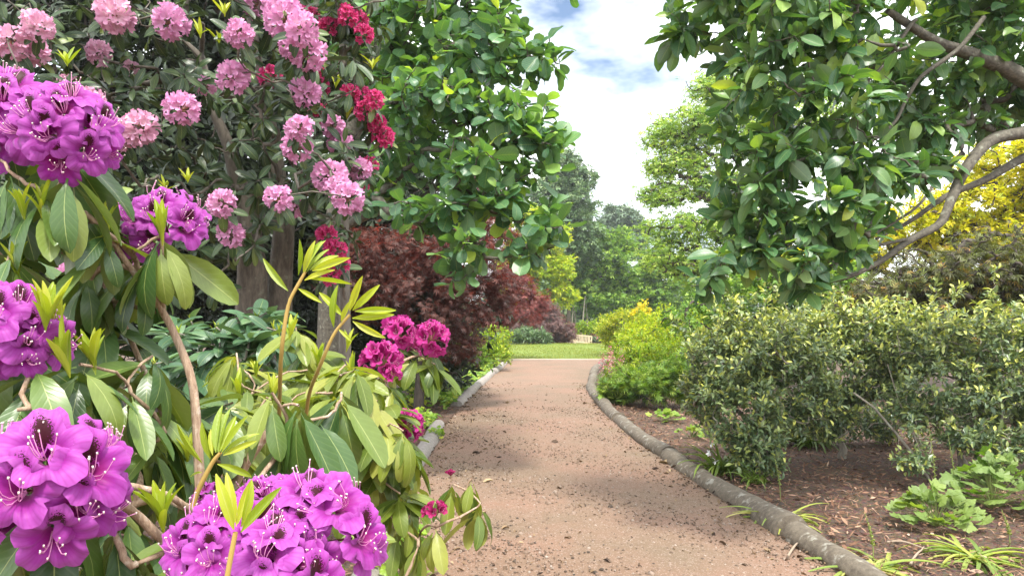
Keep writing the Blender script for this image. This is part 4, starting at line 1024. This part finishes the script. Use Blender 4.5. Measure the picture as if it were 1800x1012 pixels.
M_wineb = petal_mat('wine_petal', (0.30, 0.008, 0.09), (0.45, 0.02, 0.16), (0.16, 0.002, 0.04), None)
FL = {'purple': [floret_mesh(f'purple_floret_{i}', i, M_purple, M_fil, M_ant, 9, 8, 7, notch=.46, deep=.40, thr=.20, ruffle=.075, tlt=.12, flare=.02) for i in range(5)],
      'pink': [floret_mesh(f'pink_floret_{i}', 10 + i, M_pink, M_filp, M_ant, 6, 5, 4, notch=.52, flare=-.30, ruffle=.13, tlt=.25) for i in range(4)],
      'blush': [floret_mesh(f'blush_floret_{i}', 20 + i, M_blush, M_filp, M_ant, 6, 5, 4, notch=.52, flare=-.30, ruffle=.13, tlt=.25) for i in range(4)],
      'crim': [floret_mesh(f'crimson_floret_{i}', 30 + i, M_crim, M_fil, M_ant, 6, 5, 3, notch=.5, flare=-.25, ruffle=.12, tlt=.22) for i in range(4)],
      'magenta': [floret_mesh(f'magenta_floret_{i}', 40 + i, M_magenta, M_fil, M_ant, 7, 6, 4, notch=.46, flare=-.15, ruffle=.11, tlt=.2) for i in range(4)],
      'wine': [floret_mesh(f'wine_floret_{i}', 45 + i, M_wineb, M_fil, M_ant, 6, 5, 2, notch=.36, narrow=.4, flare=-.2) for i in range(3)]}
M_ped = flat_mat('pedicel', (0.36, 0.22, 0.12), .6)

def truss(T, pos, axis, Rt, kind, nfl, seed, cap=1.95, fs=.43, pr=.40, face=0.0):
    rr = np.random.default_rng(seed)
    axis = nrm(axis); base = np.array(T.location)
    x, y, z = frames(axis[None], np.array([(0.2, .9, .3)]))
    Mt = Matrix(((x[0, 0], z[0, 0], axis[0], pos[0] - base[0]), (x[0, 1], z[0, 1], axis[1], pos[1] - base[1]), (x[0, 2], z[0, 2], axis[2], pos[2] - base[2]), (0, 0, 0, 1)))
    Mi = np.array(Mt.to_3x3()).T
    m = MB()
    fl = []
    for i in range(nfl):
        c = 1 - (1 - math.cos(cap)) * (i + .5) / nfl
        a = i * 2.39996 + rr.uniform(-.25, .25); s = math.sqrt(max(0, 1 - c * c))
        d = nrm(np.array((s * math.cos(a), s * math.sin(a), c)) + rr.standard_normal(3) * .09)
        p = d * Rt * pr * rr.uniform(.85, 1.2)
        t = np.linspace(0, 1, 4)[:, None]
        m.tube((1 - t) * np.array((0, 0, -.25 * Rt)) + t * p, .0022 * Rt / .085, 4)
        fl.append((nrm(d + np.array((0, 0, face))), p))
    o = obj('truss', m.build('truss', M_ped), T, Mt)
    upl = Mi @ UP
    for d, p in fl:
        u = upl + rr.standard_normal(3) * .25
        yv = u - d * np.dot(u, d)
        if np.linalg.norm(yv) < .15: yv = np.cross(d, (0.3, .8, .1))
        yv = nrm(yv); xv = np.cross(yv, d); s = Rt * fs * rr.uniform(.88, 1.12)
        M_ = Matrix(((xv[0] * s, yv[0] * s, d[0] * s, p[0]), (xv[1] * s, yv[1] * s, d[1] * s, p[1]), (xv[2] * s, yv[2] * s, d[2] * s, p[2]), (0, 0, 0, 1)))
        obj('floret', FL[kind][rr.integers(0, len(FL[kind]))], o, M_, tint=rr.random())
    return o

rl = [leaf_tpl(W=.34, rows=7, half=2, a=.7, b=.62, fold=f_, curl=c, wave=w_, pet=.10, wf=1.5) for f_, c, w_ in ((.12, .5, .02), (.05, .9, .04), (.2, .2, .02), (-.06, 1.2, .03))]
yl = [leaf_tpl(W=.19, rows=6, half=2, a=.7, b=.8, fold=f_, curl=c, pet=.04) for f_, c in ((.45, .25), (.3, .6), (.5, -.1))]

def whorls(tips, axes, r, k=(7, 11), L=.12, el=(-.3, .5), grav=.35, lv=.18, gap=.03):
    pos, d, n, s = [], [], [], []
    for p, ax in zip(tips, axes):
        ax = nrm(ax); kk = r.integers(*k)
        ref = UP if abs(ax[2]) < .9 else np.array((1., 0, 0))
        u = nrm(np.cross(ax, ref)); v = np.cross(u, ax); a0 = r.random() * 6.28; e0 = r.uniform(*el)
        for i in range(kk):
            a = a0 + i * 2.4 + r.uniform(-.3, .3); e = e0 + r.uniform(-.25, .25) + .25 * (i / kk)
            rad = math.cos(a) * u + math.sin(a) * v
            dd = nrm(rad * math.cos(e) + ax * math.sin(e) - UP * grav * r.uniform(.4, 1.3))
            pos.append(p - ax * gap * (1 - i / kk) + rad * .004); d.append(dd)
            n.append(ax * .8 + UP * .5 + rad * .2 + r.standard_normal(3) * .25); s.append(L * np.clip(1 + lv * r.standard_normal(), .55, 1.5))
    return np.array(pos), np.array(d), np.array(n), np.array(s)

def px_leaf(base, tip, Y, dy=0.0):
    a, b_ = P(*base, Y), P(*tip, Y + dy)
    return a, b_ - a

M_rleaf = leaf_mat('rhododendron_leaf', [(0, (0.03, 0.072, 0.019)), (0.4, (0.06, 0.123, 0.028)), (0.75, (0.111, 0.178, 0.038)), (1, (0.212, 0.264, 0.051))], under=(0.27, 0.31, 0.10), trans=.22, rough=.34, rib=.75, ribw=.016, vein=.12, blot=.18, spec=.55, tcol=(1.8, 1.7, .35))
M_yleaf = leaf_mat('young_leaf', [(0, (0.224, 0.32, 0.016)), (0.5, (0.352, 0.424, 0.024)), (1, (0.48, 0.496, 0.056))], trans=.38, rough=.42, rib=.7, ribw=.03, vein=.3, blot=.1, tcol=(1.2, 1.2, .4))
M_oleaf = leaf_mat('olive_leaf', [(0, (0.058, 0.101, 0.014)), (0.4, (0.122, 0.173, 0.022)), (0.75, (0.202, 0.245, 0.032)), (1, (0.302, 0.317, 0.065))], under=(0.38, 0.40, 0.13), trans=.30, rough=.36, rib=.75, ribw=.016, vein=.12, blot=.18, tcol=(1.5, 1.5, .35))
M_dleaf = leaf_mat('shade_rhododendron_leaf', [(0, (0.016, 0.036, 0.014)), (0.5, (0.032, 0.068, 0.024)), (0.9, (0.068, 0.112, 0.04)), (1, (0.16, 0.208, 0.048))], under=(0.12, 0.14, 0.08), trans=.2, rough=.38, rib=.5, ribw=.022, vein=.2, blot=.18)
M_uleaf = leaf_mat('blue_green_rhododendron_leaf', [(0, (0.035, 0.085, 0.04)), (.5, (0.065, 0.14, 0.065)), (1, (0.13, 0.22, 0.10))], under=(0.18, 0.24, 0.13), trans=.2, rough=.35, rib=.6, ribw=.016, vein=.12, blot=.18)
M_stem = bark_mat('rhododendron_stem', (0.22, 0.13, 0.08), (0.60, 0.45, 0.32), 130, (0.62, 0.55, 0.45), 40, .58, .12, .7)
M_gstem = flat_mat('young_stem', (0.44, 0.30, 0.08), .5)

class Rhodo:
    def __init__(s, name, label, base, mat, key):
        s.T = thing(name, label, 'rhododendron', base); s.base = np.array(base, float); s.mat, s.key = mat, key
        s.A = [[], [], [], []]; s.Y = [[], [], [], []]
    def leaves(s, q):
        for l, v in zip(s.A, q): l.append(v)
    def young(s, q):
        for l, v in zip(s.Y, q): l.append(v)
    def stem(s, pts, r0, r1, mat=None, name='stem'):
        pts = np.asarray(pts); t = np.linspace(0, 1, len(pts)); tf = np.linspace(0, 1, len(pts) * 4)
        pf = np.stack([np.interp(tf, t, pts[:, i]) for i in range(3)], 1)
        for _ in range(3): pf[1:-1] = (pf[:-2] + pf[1:-1] * 2 + pf[2:]) / 4
        m = MB(); m.tube(pf - s.base, np.linspace(r0, r1, len(pf)), 8, rough=.03, seed=len(pts))
        obj(name, m.build(name, mat or M_stem), s.T)
    def bunch(s, p, axis, r, n=8, L=.085, sp=.45, curl=0):
        """upright tuft of young leaves"""
        axis = nrm(axis); u = nrm(np.cross(axis, (0.2, .9, .3))); v = np.cross(u, axis)
        for i in range(n):
            a = i * 2.4 + r.random(); k = sp * r.uniform(.4, 1.2)
            d = nrm(axis + (math.cos(a) * u + math.sin(a) * v) * k)
            s.young((np.array([p - axis * .02 * r.random()]), d[None], (axis * .3 - (math.cos(a) * u + math.sin(a) * v))[None], np.array([L * r.uniform(.65, 1.15)])))
    def done(s, r, single=300, tl=(0, 1), cell=22):
        if s.Y[0]:
            q = [np.concatenate(v) for v in s.Y]
            base = np.array(s.T.location)
            x, y, z = frames(q[1], q[2])
            nyo = min(len(q[0]), 120)
            k = len(q[0]); tn = r.random(k)
            leafset(s.T, s.key + 'young', yl, M_yleaf, *q, tn, 150, 'young_leaf', 4)
        if s.A[0]:
            q = [np.concatenate(v) for v in s.A]
            leafset(s.T, s.key, rl, s.mat, *q, np.clip(r.uniform(*tl, len(q[0])), .001, .999), single, 'leaf', cell)

def toward(p, up=.6, cam_=.8, side=0.0):
    c = nrm(np.array((0, 0, CAMZ)) - p)
    return nrm(UP * up + c * cam_ + np.array((side, 0, 0)))

# ---------------------------------------------------------------- pink rhododendron tree
r = np.random.default_rng(200)
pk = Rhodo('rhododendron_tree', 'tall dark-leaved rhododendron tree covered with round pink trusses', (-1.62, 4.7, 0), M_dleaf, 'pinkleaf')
pink = [(200, 22, 32), (298, 35, 28), (65, 42, 26), (22, 72, 30), (58, 86, 25), (175, 90, 20), (230, 118, 14), (408, 132, 26), (320, 187, 28), (205, 232, 28), (247, 222, 30), (150, 178, 30), (30, 140, 24),
        (457, 4, 26), (500, 28, 34), (530, 48, 28), (420, 56, 22), (540, 88, 30), (516, 78, 24), (538, 160, 25), (526, 222, 22), (523, 256, 25), (585, 220, 20), (597, 250, 20), (580, 305, 27), (612, 345, 26), (632, 295, 20),
        (488, 346, 22), (515, 360, 20), (150, 342, 22), (390, 355, 23), (405, 408, 22), (380, 500, 18), (255, 458, 20), (130, 476, 24), (118, 150, 20), (595, 325, 22), (360, 150, 16)]
ptip = np.array([P(a, b_, 3.0 + .5 * r.random() + (.5 if c < 22 else 0)) for a, b_, c in pink])
# plain leafy shoots all through the crown
pe = [ell(*e) for e in ((150, 60, 3.9, 260, 120, .7), (430, 60, 3.8, 180, 110, .7), (300, 200, 4.0, 260, 110, .7), (520, 200, 3.8, 130, 130, .6), (120, 250, 3.9, 200, 120, .6), (400, 320, 4.1, 200, 90, .6), (560, 330, 3.8, 90, 80, .5), (200, 400, 4.2, 200, 90, .6), (380, -60, 3.9, 420, 90, .9), (350, 440, 4.1, 130, 60, .5))]
gt, gd = sample_ells(pe, 330, r, .3)
trunk = np.array([P(490, 998, 4.7) * (1, 1, 0), P(488, 620, 4.7), P(492, 500, 4.65), P(500, 400, 4.6), P(480, 250, 4.5), P(450, 100, 4.4), P(430, -60, 4.3)])
alltips = np.vstack([ptip, gt])
ch, td, nl = grow(trunk, np.array((.10, .085, .078, .065, .045, .03, .02)), alltips, .07, .0035, .42, 201)
wood(pk.T, ch, nl, trunk, np.array((.10, .085, .078, .065, .045, .03, .02)), B_shade, 5)
t2 = np.array([P(445, 998, 4.55) * (1, 1, 0) + (0, 0, -.02), P(440, 640, 4.55), P(444, 480, 4.5), P(436, 380, 4.45), P(400, 250, 4.35), P(340, 120, 4.3)])
m = MB(); m.tube(t2 - pk.base, (.12, .10, .092, .065, .035, .018), 10, rough=.05, seed=5); obj('trunk', m.build('trunk', B_shade), pk.T)
axp = np.array([toward(p, .35, .8) for p in ptip])
pk.leaves(whorls(ptip - axp * .045, axp, r, (7, 10), .105, (-.5, .1), .25))
pk.leaves(whorls(gt, nrm(gd * .6 + td[len(ptip):] * .5 + UP * .25 + np.array((0, -.35, 0))), r, (7, 11), .10, (-.45, .45), .3))
for i, (p, (a, b_, c)) in enumerate(zip(ptip, pink)):
    Rt = c / F * p[1] * 1.12
    truss(pk.T, p - axp[i] * Rt * .35, axp[i] + r.standard_normal(3) * .15, Rt, 'blush' if a < 260 and b_ < 260 else 'pink', 17 if c > 19 else 11, 300 + i)
for p in (P(352, 60, 3.0), P(395, 22, 3.0), P(118, 108, 2.6), P(385, 70, 3.1), P(290, 330, 3.4), P(330, 315, 3.4)):
    pk.bunch(p, (.1, -.3, 1), r, 6, .075, .9)
pk.done(r)

# ---------------------------------------------------------------- crimson rhododendron
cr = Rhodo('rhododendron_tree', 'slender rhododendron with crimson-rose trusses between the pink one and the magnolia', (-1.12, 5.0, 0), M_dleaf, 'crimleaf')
crim = [(520, 20, 20), (545, 28, 18), (580, 45, 17), (612, 26, 18), (630, 32, 18), (641, 56, 17), (478, 132, 20), (557, 118, 16), (562, 148, 20), (618, 162, 17), (636, 166, 17), (660, 174, 17), (640, 192, 16), (567, 197, 18), (664, 214, 17), (676, 238, 19), (652, 290, 16), (636, 318, 15), (576, 412, 19), (590, 438, 20), (584, 482, 17), (600, 462, 16)]
ct = np.array([P(a, b_, 4.0 + .4 * r.random()) for a, b_, c in crim])
gt, gd = sample_ells([ell(*e) for e in ((600, 60, 4.5, 80, 70, .4), (620, 180, 4.5, 70, 70, .4), (600, 290, 4.5, 80, 70, .4), (575, 430, 4.6, 50, 60, .3), (600, -60, 4.5, 120, 60, .5))], 110, r, .3)
trunk = np.array([(-1.12, 5.0, -.03), (-1.13, 5.0, .8), (-1.12, 4.95, 1.6), (-1.12, 4.9, 2.4), (-1.1, 4.8, 3.2), (-1.05, 4.8, 3.9)])
tr = np.array((.05, .045, .04, .035, .028, .018))
ch, td, nl = grow(trunk, tr, np.vstack([ct, gt]), .07, .0035, .42, 211)
wood(cr.T, ch, nl, trunk, tr, B_grey, 5)
axc = np.array([toward(p, .4, .7, .25) for p in ct])
cr.leaves(whorls(ct - axc * .045, axc, r, (6, 9), .105, (-.5, .1), .25))
cr.leaves(whorls(gt, nrm(gd * .6 + td[len(ct):] * .5 + UP * .3), r, (7, 10), .105, (-.4, .4), .3))
for i, (p, (a, b_, c)) in enumerate(zip(ct, crim)):
    Rt = c / F * p[1] * 1.12
    truss(cr.T, p - axc[i] * Rt * .35, axc[i] + r.standard_normal(3) * .15, Rt, 'crim', 12, 400 + i)
for p in (P(590, 150, 4.1), P(655, 118, 4.1), P(610, 205, 4.2)): cr.bunch(p, (.1, -.2, 1), r, 6, .09, .8)
cr.done(r, 220)

# ---------------------------------------------------------------- flowerless blue-green rhododendron
gr = Rhodo('rhododendron_bush', 'flowerless blue-green rhododendron with pale pointed buds below the grey trunks', (-1.25, 3.0, 0), M_uleaf, 'blueleaf')
gt = np.array([P(px, py, Y) for px, py, Y in [(r.uniform(270, 500), r.uniform(545, 760), r.uniform(2.6, 3.2)) for _ in range(40)] + [(450, 560, 2.7), (385, 605, 2.65), (345, 640, 2.6), (440, 595, 2.6), (380, 575, 2.8), (310, 590, 2.9), (270, 640, 2.5), (470, 620, 2.7)]])
trunk = np.array([(-1.25, 3.0, -.02), (-1.25, 3.0, .2), (-1.22, 2.98, .5), (-1.2, 2.95, .8)])
tr = np.array((.03, .026, .02, .014))
ch, td, nl = grow(trunk, tr, gt, .05, .003, .4, 221); wood(gr.T, ch, nl, trunk, tr, B_grey, 5, tname='stem', bname='branch')
gr.leaves(whorls(gt, nrm(td * .5 + np.array((0, -.25, 1))), r, (8, 12), .125, (-.05, .5), .2))
for p in gt[::2]: gr.bunch(p, (0, -.1, 1), r, 4, .04, .3)
gr.done(r)

# ---------------------------------------------------------------- magenta rhododendron by the path
mg_ = Rhodo('rhododendron_bush', 'olive-leaved rhododendron with magenta trusses leaning over the path edge', (-.92, 2.55, 0), M_oleaf, 'oliveleaf')
mag = [(703, 580, 33, 2.45), (757, 588, 33, 2.4), (670, 628, 36, 2.3), (690, 655, 17, 2.25), (715, 742, 29, 2.2)]
mt = np.array([P(a, b_, Y) for a, b_, c, Y in mag])
reg = [(r.uniform(400, 700), r.uniform(620, 800), r.uniform(1.9, 2.7)) for _ in range(64)] + [(r.uniform(560, 720), r.uniform(740, 870), r.uniform(1.9, 2.3)) for _ in range(20)]
reg = [q for q in reg if not (q[0] > 640 and q[1] < 690)]
reg += [(735, 625, 2.42), (765, 640, 2.4), (680, 670, 2.3), (715, 780, 2.15), (690, 760, 2.2), (655, 700, 2.1), (640, 775, 2.0), (600, 700, 2.0), (585, 690, 1.9), (540, 650, 2.3), (520, 575, 2.4), (530, 620, 2.4)]
gt = np.array([P(*q) for q in reg])
trunk = np.array([(-.92, 2.55, -.02), (-.9, 2.52, .15), (-.86, 2.45, .35), (-.8, 2.38, .55), (-.74, 2.3, .75)])
tr = np.array((.032, .028, .024, .019, .014))
ch, td, nl = grow(trunk, tr, np.vstack([mt - UP * .03, gt]), .025, .0026, .36, 231, nmid=6); wood(mg_.T, ch, nl, trunk, tr, M_stem, 6, tname='stem', bname='branch')
axm = np.array([toward(p, .7, .6) for p in mt])
mg_.leaves(whorls(mt - axm * .03 - UP * .03, nrm(axm * .4 + UP), r, (8, 11), .115, (-.9, -.4), .7))
mg_.leaves(whorls(gt, nrm(td * .4 + UP * .9 + np.array((.1, -.35, 0))), r, (7, 11), .118, (-.7, .25), .55))
for i, (p, (a, b_, c, Y)) in enumerate(zip(mt, mag)):
    Rt = c / F * Y * 1.1
    truss(mg_.T, p - axm[i] * Rt * .3, axm[i], Rt, 'magenta', 13 if c > 20 else 7, 440 + i)
for q in ((560, 640, 2.2), (450, 655, 2.2), (620, 660, 2.2), (420, 690, 2.0), (480, 700, 2.0), (510, 590, 2.3), (610, 610, 2.3)):
    mg_.bunch(P(*q), (r.uniform(-.2, .2), -.1, 1), r, 6, .075, .35)
mg_.done(r, 300, cell=18)

# low twig with dark red buds hanging over the gravel
tw = Rhodo('rhododendron_sprig', 'low drooping rhododendron sprig with dark red buds over the gravel edge', (-.42, 1.95, 0), M_oleaf, 'sprigleaf')
tips = np.array([P(*q) for q in ((795, 850, 1.9), (830, 840, 1.9), (765, 925, 1.85), (840, 890, 1.88), (700, 930, 2.0), (720, 905, 2.0), (735, 960, 1.95), (690, 880, 2.1))])
trunk = np.array([(-.42, 1.95, -.02), (-.4, 1.95, .2), (-.36, 1.93, .5), (-.3, 1.92, .8)])
tr = np.array((.010, .009, .007, .005))
ch, td, nl = grow(trunk, tr, tips, .025, .0022, .35, 241); wood(tw.T, ch, nl, trunk, tr, M_stem, 6, tname='stem', bname='branch')
tw.leaves(whorls(tips, np.tile(np.array((.1, -.1, 1.0)), (len(tips), 1)), r, (6, 9), .098, (-1.1, -.5), .7))
truss(tw.T, P(764, 903, 1.83), toward(P(764, 903, 1.83), 1, .3), .034, 'wine', 7, 460, cap=1.2)
truss(tw.T, P(793, 840, 1.88), (0, -.1, 1), .018, 'wine', 4, 461, cap=.5, fs=.55)
tw.done(r, 300, cell=6)

# ---------------------------------------------------------------- purple rhododendron in front
r = np.random.default_rng(250)
pu = Rhodo('rhododendron_bush', 'rhododendron with big violet-purple trusses blotched maroon and yellow-green young shoots', (-.72, 1.25, 0), M_rleaf, 'purpleleaf')
tru = [(18, 205, 85, 1.15, .45, .75), (122, 222, 82, 1.10, .35, .85), (292, 383, 66, 1.30, .5, .75), (200, 400, 55, 1.38, .4, .8), (14, 578, 88, 1.0, .2, .95), (98, 838, 125, .86, .25, .95), (-40, 880, 90, .95, .3, .9),
       (405, 945, 100, .84, .5, .8), (565, 920, 105, .86, .5, .8), (490, 1000, 100, .80, .4, .9), (468, 880, 62, .98, .6, .7), (365, 868, 28, 1.1, .5, .6)]
pt = np.array([P(q[0], q[1], q[3]) for q in tru])
axs = np.array([toward(p, q[4], q[5]) for p, q in zip(pt, tru)])
back = [(r.uniform(-60, 330), r.uniform(620, 1010), r.uniform(1.15, 1.5)) for _ in range(26)] + [(r.uniform(-60, 190), r.uniform(300, 640), r.uniform(1.25, 1.6)) for _ in range(20)] + [(r.uniform(250, 420), r.uniform(700, 860), r.uniform(1.35, 1.7)) for _ in range(12)]
front = [(185, 405, 1.16), (283, 415, 1.22), (80, 340, 1.12), (15, 300, 1.12), (120, 300, 1.1), (150, 480, 1.25), (175, 545, 1.3), (60, 640, 1.02), (140, 640, 1.1), (30, 720, .98), (110, 735, .98), (230, 690, 1.2), (200, 930, .95), (30, 960, .9), (240, 990, .95),
         (300, 690, 1.35), (270, 720, 1.3), (20, 440, 1.1), (478, 690, 1.18), (525, 712, 1.18), (560, 735, 1.25), (500, 775, 1.2), (600, 690, 1.35), (250, 470, 1.28)]
gt = np.array([P(*q) for q in back + front])
trunk = np.array([(-.72, 1.25, -.02), (-.71, 1.24, .25), (-.69, 1.23, .5), (-.67, 1.22, .75), (-.66, 1.2, .95)])
tr = np.array((.028, .024, .02, .016, .012))
ch, td, nl = grow(trunk, tr, np.vstack([pt - axs * .06, gt]), .022, .0024, .34, 251, nmid=6); wood(pu.T, ch, nl, trunk, tr, M_stem, 7, tname='stem', bname='branch')
pu.leaves(whorls(pt - axs * .075, nrm(axs * .5 + UP * .3), r, (7, 10), .14, (-.7, -.1), .45))
nb = len(back)
pu.leaves(whorls(gt[:nb], nrm(td[len(pt):len(pt) + nb] * .5 + UP * .7 + np.array((.1, -.3, 0))), r, (7, 10), .125, (-.6, .3), .5))
pu.leaves(whorls(gt[nb:], np.tile(np.array((.1, -.2, 1.0)), (len(front), 1)), r, (6, 9), .112, (-1.0, -.3), .6))
for i, (p, q) in enumerate(zip(pt, tru)):
    Rt = q[2] / F * q[3]
    truss(pu.T, p - axs[i] * Rt * .42, axs[i], Rt * 1.05, 'purple', 12 if q[2] > 60 else (10 if q[2] > 40 else 6), 480 + i, cap=1.75, fs=.54, pr=.54, face=.55)
# named stems
pu.stem([P(350, 1000, 1.25), P(352, 870, 1.26), P(346, 740, 1.27), P(338, 660, 1.28), P(300, 570, 1.28), P(272, 525, 1.26), P(235, 480, 1.22), P(188, 410, 1.18)], .0095, .0045)
pu.stem([P(288, 560, 1.28), P(284, 500, 1.25), P(285, 412, 1.22)], .0048, .003)
pu.stem([P(272, 550, 1.28), P(225, 535, 1.28), P(160, 520, 1.3)], .004, .003)
pu.stem([P(345, 905, 1.05), P(300, 870, 1.0), P(240, 855, .98), P(205, 850, .96)], .005, .004)
pu.stem([P(350, 1010, 1.0), P(272, 935, .98), P(225, 890, .95), P(180, 870, .93)], .007, .005)
pu.stem([P(350, 960, 1.5), P(440, 800, 1.5), P(490, 735, 1.5)], .011, .008)
pu.stem([P(300, 760, 1.35), P(180, 480, 1.3), P(110, 440, 1.2), P(20, 410, 1.15)], .005, .004)
# the big young shoots
S1 = ([(500, 990), (490, 760), (492, 678), (494, 617), (506, 532), (524, 500), (537, 477)], 1.2,
      [((507, 511), (465, 454)), ((524, 484), (523, 420)), ((537, 477), (554, 420)), ((538, 475), (564, 412)), ((540, 478), (576, 434)), ((545, 475), (594, 439)), ((549, 476), (618, 454)), ((535, 493), (586, 472)), ((543, 490), (618, 503)), ((524, 507), (566, 533)), ((534, 482), (548, 425))])
S2 = ([(520, 940), (535, 760), (542, 690), (563, 642), (586, 585), (615, 553)], 1.3,
      [((587, 575), (582, 503)), ((604, 557), (560, 511)), ((615, 546), (639, 484)), ((620, 545), (662, 504)), ((624, 547), (696, 546)), ((619, 559), (692, 553)), ((620, 564), (676, 595)), ((595, 578), (617, 598)), ((600, 565), (612, 530))])
S3 = ([(340, 960), (337, 883), (374, 810), (388, 795)], 1.05,
      [((356, 813), (315, 743)), ((370, 806), (352, 744)), ((374, 800), (369, 752)), ((380, 795), (386, 709)), ((384, 795), (400, 715)), ((386, 793), (415, 728)), ((390, 795), (438, 731)), ((392, 797), (450, 750)), ((392, 800), (452, 775)), ((382, 815), (450, 836)), ((355, 830), (332, 835))])
S4 = ([(385, 1100), (400, 1008), (414, 935)], .74,
      [((411, 930), (381, 836)), ((414, 918), (398, 830)), ((418, 920), (444, 842)), ((424, 925), (450, 848)), ((424, 935), (498, 856)), ((415, 925), (436, 862))])
for st, Y, lv in (S1, S2, S3, S4):
    pu.stem([P(a, b_, Y + (.28 * smooth(640, 760, b_) if Y > 1.1 else 0)) for a, b_ in st], .0045 if Y > .8 else .003, .0025, M_gstem, 'young_stem')
    for a, b_ in lv:
        p, d = px_leaf(a, b_, Y, r.uniform(-.03, .03)); L_ = np.linalg.norm(d)
        pu.young((p[None], d[None], (np.array((0, -1, .5)) + r.standard_normal(3) * .4)[None], np.array([L_])))
for q in ((285, 412, 1.2, 1), (188, 395, 1.2, 0), (82, 560, 1.0, 1), (117, 640, 1.02, 1), (165, 640, 1.12, 1), (73, 363, 1.1, 0), (41, 370, 1.1, 0), (285, 915, .95, 1), (105, 590, 1.05, 1), (30, 470, 1.1, 0), (255, 720, 1.3, 0), (330, 800, 1.3, 0), (230, 760, 1.3, 0)):
    pu.bunch(P(*q[:3]), (r.uniform(-.2, .25), -.15, 1), r, 9, .068 if q[3] else .05, .38)
pu.done(r, 300, cell=26)
